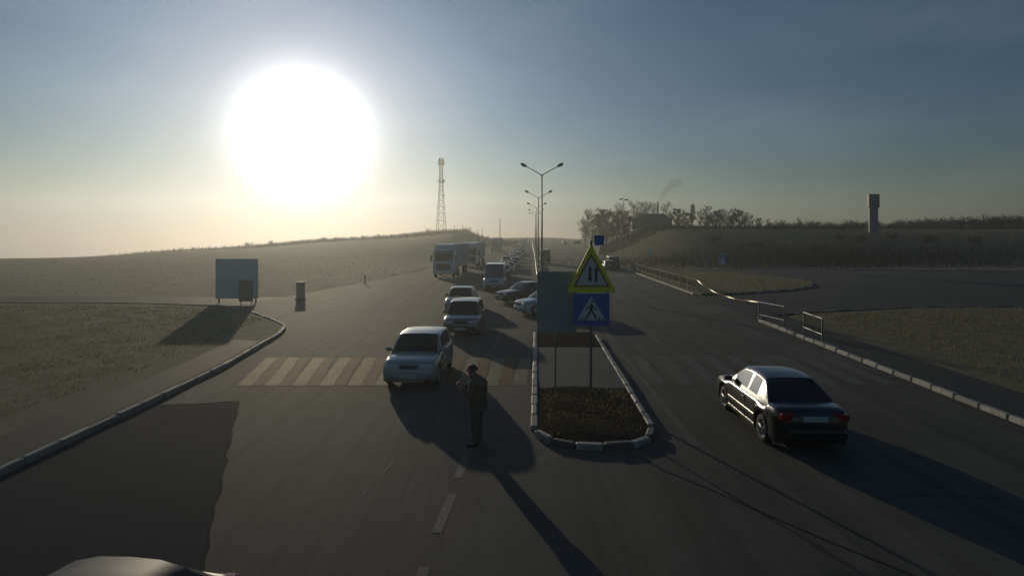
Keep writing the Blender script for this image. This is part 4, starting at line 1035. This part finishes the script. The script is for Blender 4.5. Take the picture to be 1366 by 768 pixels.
# ------------------------------------------------------------------ person
def person(x, y, face):
    root = thing('person', 'person in dark khaki jacket standing on the lane line, head bowed over raised hands', 'person', (x, y, 0), math.atan2(face[1], face[0]))
    V, E, R = [], [], []
    def v(p, r, par=None):
        V.append(p); R.append(r if hasattr(r, '__len__') else (r, r)); i = len(V)-1
        if par is not None: E.append((par, i))
        return i
    pel = v((0,0,.97), (.15,.17)); sp = v((-.01,0,1.12), (.175,.19), pel); ch_ = v((-.02,0,1.3), (.185,.215), sp); up = v((0,0,1.43), (.12,.15), ch_)
    nk = v((.05,0,1.5), .07, up); nk2 = v((.075,0,1.55), .062, nk); hd0 = v((.115,0,1.61), (.095,.085), nk2); hd1 = v((.12,0,1.67), (.1,.085), hd0); hd2 = v((.1,0,1.715), .06, hd1)
    for s in (1, -1):
        hp_ = v((.0,s*.1,.9), .115, pel); kn = v((.02,s*.105,.5), .085, hp_); an = v((-.01,s*.11,.13), .062, kn); hl_ = v((-.01,s*.11,.06), .058, an); to = v((.1,s*.125,.05), (.05,.04), hl_); t2 = v((.19,s*.135,.045), (.045,.032), to)
        sh = v((.01,s*.2,1.41), .09, up); el = v((.05,s*.27,1.13), .068, sh); el2 = v((.09,s*.26,1.11), .064, el); wr = v((.27,s*.12,1.24), .048, el2); cuff = v((.29,s*.105,1.255), .036, wr)
        pm = v((.33,s*.075,1.29), (.036,.026), cuff); v((.36,s*.055,1.315), (.034,.022), pm)
    me = bpy.data.meshes.new('tmp'); me.from_pydata(V, E, []); o = bpy.data.objects.new('tmp', me); COL.objects.link(o)
    o.modifiers.new('s', 'SKIN')
    for i, r in enumerate(R): me.skin_vertices[0].data[i].radius = r; me.skin_vertices[0].data[i].use_root = i == 0
    sb = o.modifiers.new('u', 'SUBSURF'); sb.levels = 2; sb.render_levels = 2
    dg = bpy.context.evaluated_depsgraph_get(); m2 = bpy.data.meshes.new_from_object(o.evaluated_get(dg)); bpy.data.objects.remove(o)
    # fingers, nose and ears joined into the same mesh
    f = MB()
    for s in (1, -1):
        base = Vector((.36, s*.055, 1.315))
        for k, ln in enumerate((.06,.068,.064,.05)):
            off = Vector((.012*k-.02, s*.012, .02-.014*k)); p0 = base+off; p1 = p0+Vector((.03,-s*.012,.02))*(ln/.06); p2 = p1+Vector((.008,-s*.03,.01)); p3 = p2+Vector((-.012,-s*.022,-.004))
            f.path([p0-Vector((.02,0,.012)), p0, p1, p2, p3], [.009,.009,.0085,.008,.006], 6)
        f.path([base+Vector((-.03,-s*.01,-.005)), base+Vector((-.015,-s*.035,.02)), base+Vector((.01,-s*.05,.03))], [.011,.01,.008], 6)
        f.path([(.11, s*.085, 1.6),(.105, s*.1, 1.635),(.1, s*.088, 1.66)], [.012,.018,.01], 6)
    f.path([(.205,0,1.655),(.225,0,1.61),(.205,0,1.595)], [.01,.016,.01], 6)
    f.path([(.19,-.02,1.575),(.198,0,1.572),(.19,.02,1.575)], [.006,.009,.006], 5)
    for s in (1,-1): f.path([(.2,s*.045,1.64),(.207,s*.035,1.64),(.207,s*.022,1.64)], [.006,.009,.006], 5)
    fm = bpy.data.meshes.new('f'); fm.from_pydata(f.v, [], f.f)
    bm = bmesh.new(); bm.from_mesh(m2); bm.from_mesh(fm)
    mats_ = [mat('khaki_jacket', (.16,.125,.075), .85, noise=[(9,.6,(.085,.07,.045)),(40,.5,(.06,.05,.034))], bump=.4), mat('dark_trousers', (.058,.058,.056), .85, noise=[(12,.6,(.035,.035,.034))], bump=.3), mat('skin', (.36,.21,.15), .55, noise=[(20,.4,(.3,.16,.11))]), mat('shoes', (.014,.013,.013), .5, noise=[(20,.4,(.025,.024,.023))])]
    for fc_ in bm.faces:
        c = fc_.calc_center_median(); fc_.smooth = True
        fc_.material_index = 3 if c.z < .12 else 1 if c.z < .82 and abs(c.x) < .25 else 2 if (c.z > 1.515 and c.x > .03) or c.x > .285 else 0
    me3 = bpy.data.meshes.new('body'); bm.to_mesh(me3); bm.free()
    for q in mats_: me3.materials.append(q)
    ob = bpy.data.objects.new('body', me3); COL.objects.link(ob); ob.parent = root
    # hair / knitted cap
    hr = MB(); T_ = Matrix.Translation((.095,0,1.665)) @ Matrix.Rotation(.45, 4, 'Y')
    prof = [(0.001,.098),(.045,.092),(.075,.066),(.09,.03),(.094,-.02),(.09,-.06)]
    vs_ = []; n_ = 14
    for r_, z_ in prof:
        for i in range(n_): a = 2*PI*i/n_; vs_.append(T_ @ Vector((r_*1.08*math.cos(a), r_*.95*math.sin(a), z_)))
    fs = [(k*n_+i, k*n_+(i+1) % n_, (k+1)*n_+(i+1) % n_, (k+1)*n_+i) for k in range(5) for i in range(n_)]
    hr.add(vs_, [q[::-1] for q in fs]); hr.build('hair', mat('hair', (.018,.015,.013), .7, noise=[(40,.6,(.03,.026,.022))], bump=.5), root, smooth=True)
    # jacket skirt and collar as clothing over the body
    jk = MB(); n_ = 20; rings = [(1.06,.185,.2),(.98,.19,.205),(.86,.188,.205),(.8,.18,.2)]
    vs_ = [(rx_*math.cos(2*PI*i/n_)-.005, ry_*math.sin(2*PI*i/n_), z+.01*math.sin(i*1.7)) for z, rx_, ry_ in rings for i in range(n_)]
    jk.add(vs_, [(k*n_+i, (k+1)*n_+i, (k+1)*n_+(i+1) % n_, k*n_+(i+1) % n_) for k in range(3) for i in range(n_)]); jk.build('jacket_hem', mats_[0], root, smooth=True)
    cl = MB(); rings = [(1.44,.1,.115),(1.5,.105,.105),(1.535,.1,.1)]
    vs_ = [(rx_*math.cos(2*PI*i/n_)+.03+(z-1.44)*.4, ry_*math.sin(2*PI*i/n_), z) for z, rx_, ry_ in rings for i in range(n_)]
    cl.add(vs_, [(k*n_+i, (k+1)*n_+i, (k+1)*n_+(i+1) % n_, k*n_+(i+1) % n_)[::-1] for k in range(2) for i in range(n_)]); cl.build('collar', mats_[0], root, smooth=True)
    return root
person(-.76, 13.1, (-.94, .28)).scale = (1.14, 1.14, 1.0)

# ------------------------------------------------------------------ smoke and haze
def volume(name, density, col, g_):
    m = bpy.data.materials.new(name); m.use_nodes = True; t = m.node_tree
    t.nodes.remove(t.nodes['Principled BSDF']); v = t.nodes.new('ShaderNodeVolumePrincipled')
    v.inputs['Density'].default_value = density; v.inputs['Color'].default_value = (*col, 1); v.inputs['Anisotropy'].default_value = g_
    t.links.new(v.outputs[0], t.nodes['Material Output'].inputs['Volume']); return m
b = MB()
def smk(px, py): d = CHY; return ((px-CX)/F*d, d, H+(YH-py)/F*d)
b.path([(CHX, CHY, CHZ+.1), smk(879.5,267), smk(883,262), smk(888,256), smk(894,249), smk(902,243), smk(911,244)], [.2,.45,.8,1.1,1.3,1.4,1.0], 10)
tag(b.build('smoke', volume('smoke_volume', .125, (.35,.33,.32), .2), smooth=True, kind='stuff'), 'thin smoke drifting from the chimney pipe')
b = MB(); b.box((0, 382, (57-80)/2), (1580, 850, 57+80))
b.build('haze', volume('haze_volume', HAZE_DENSITY, (.9,.95,.93), HAZE_G), kind='stuff')
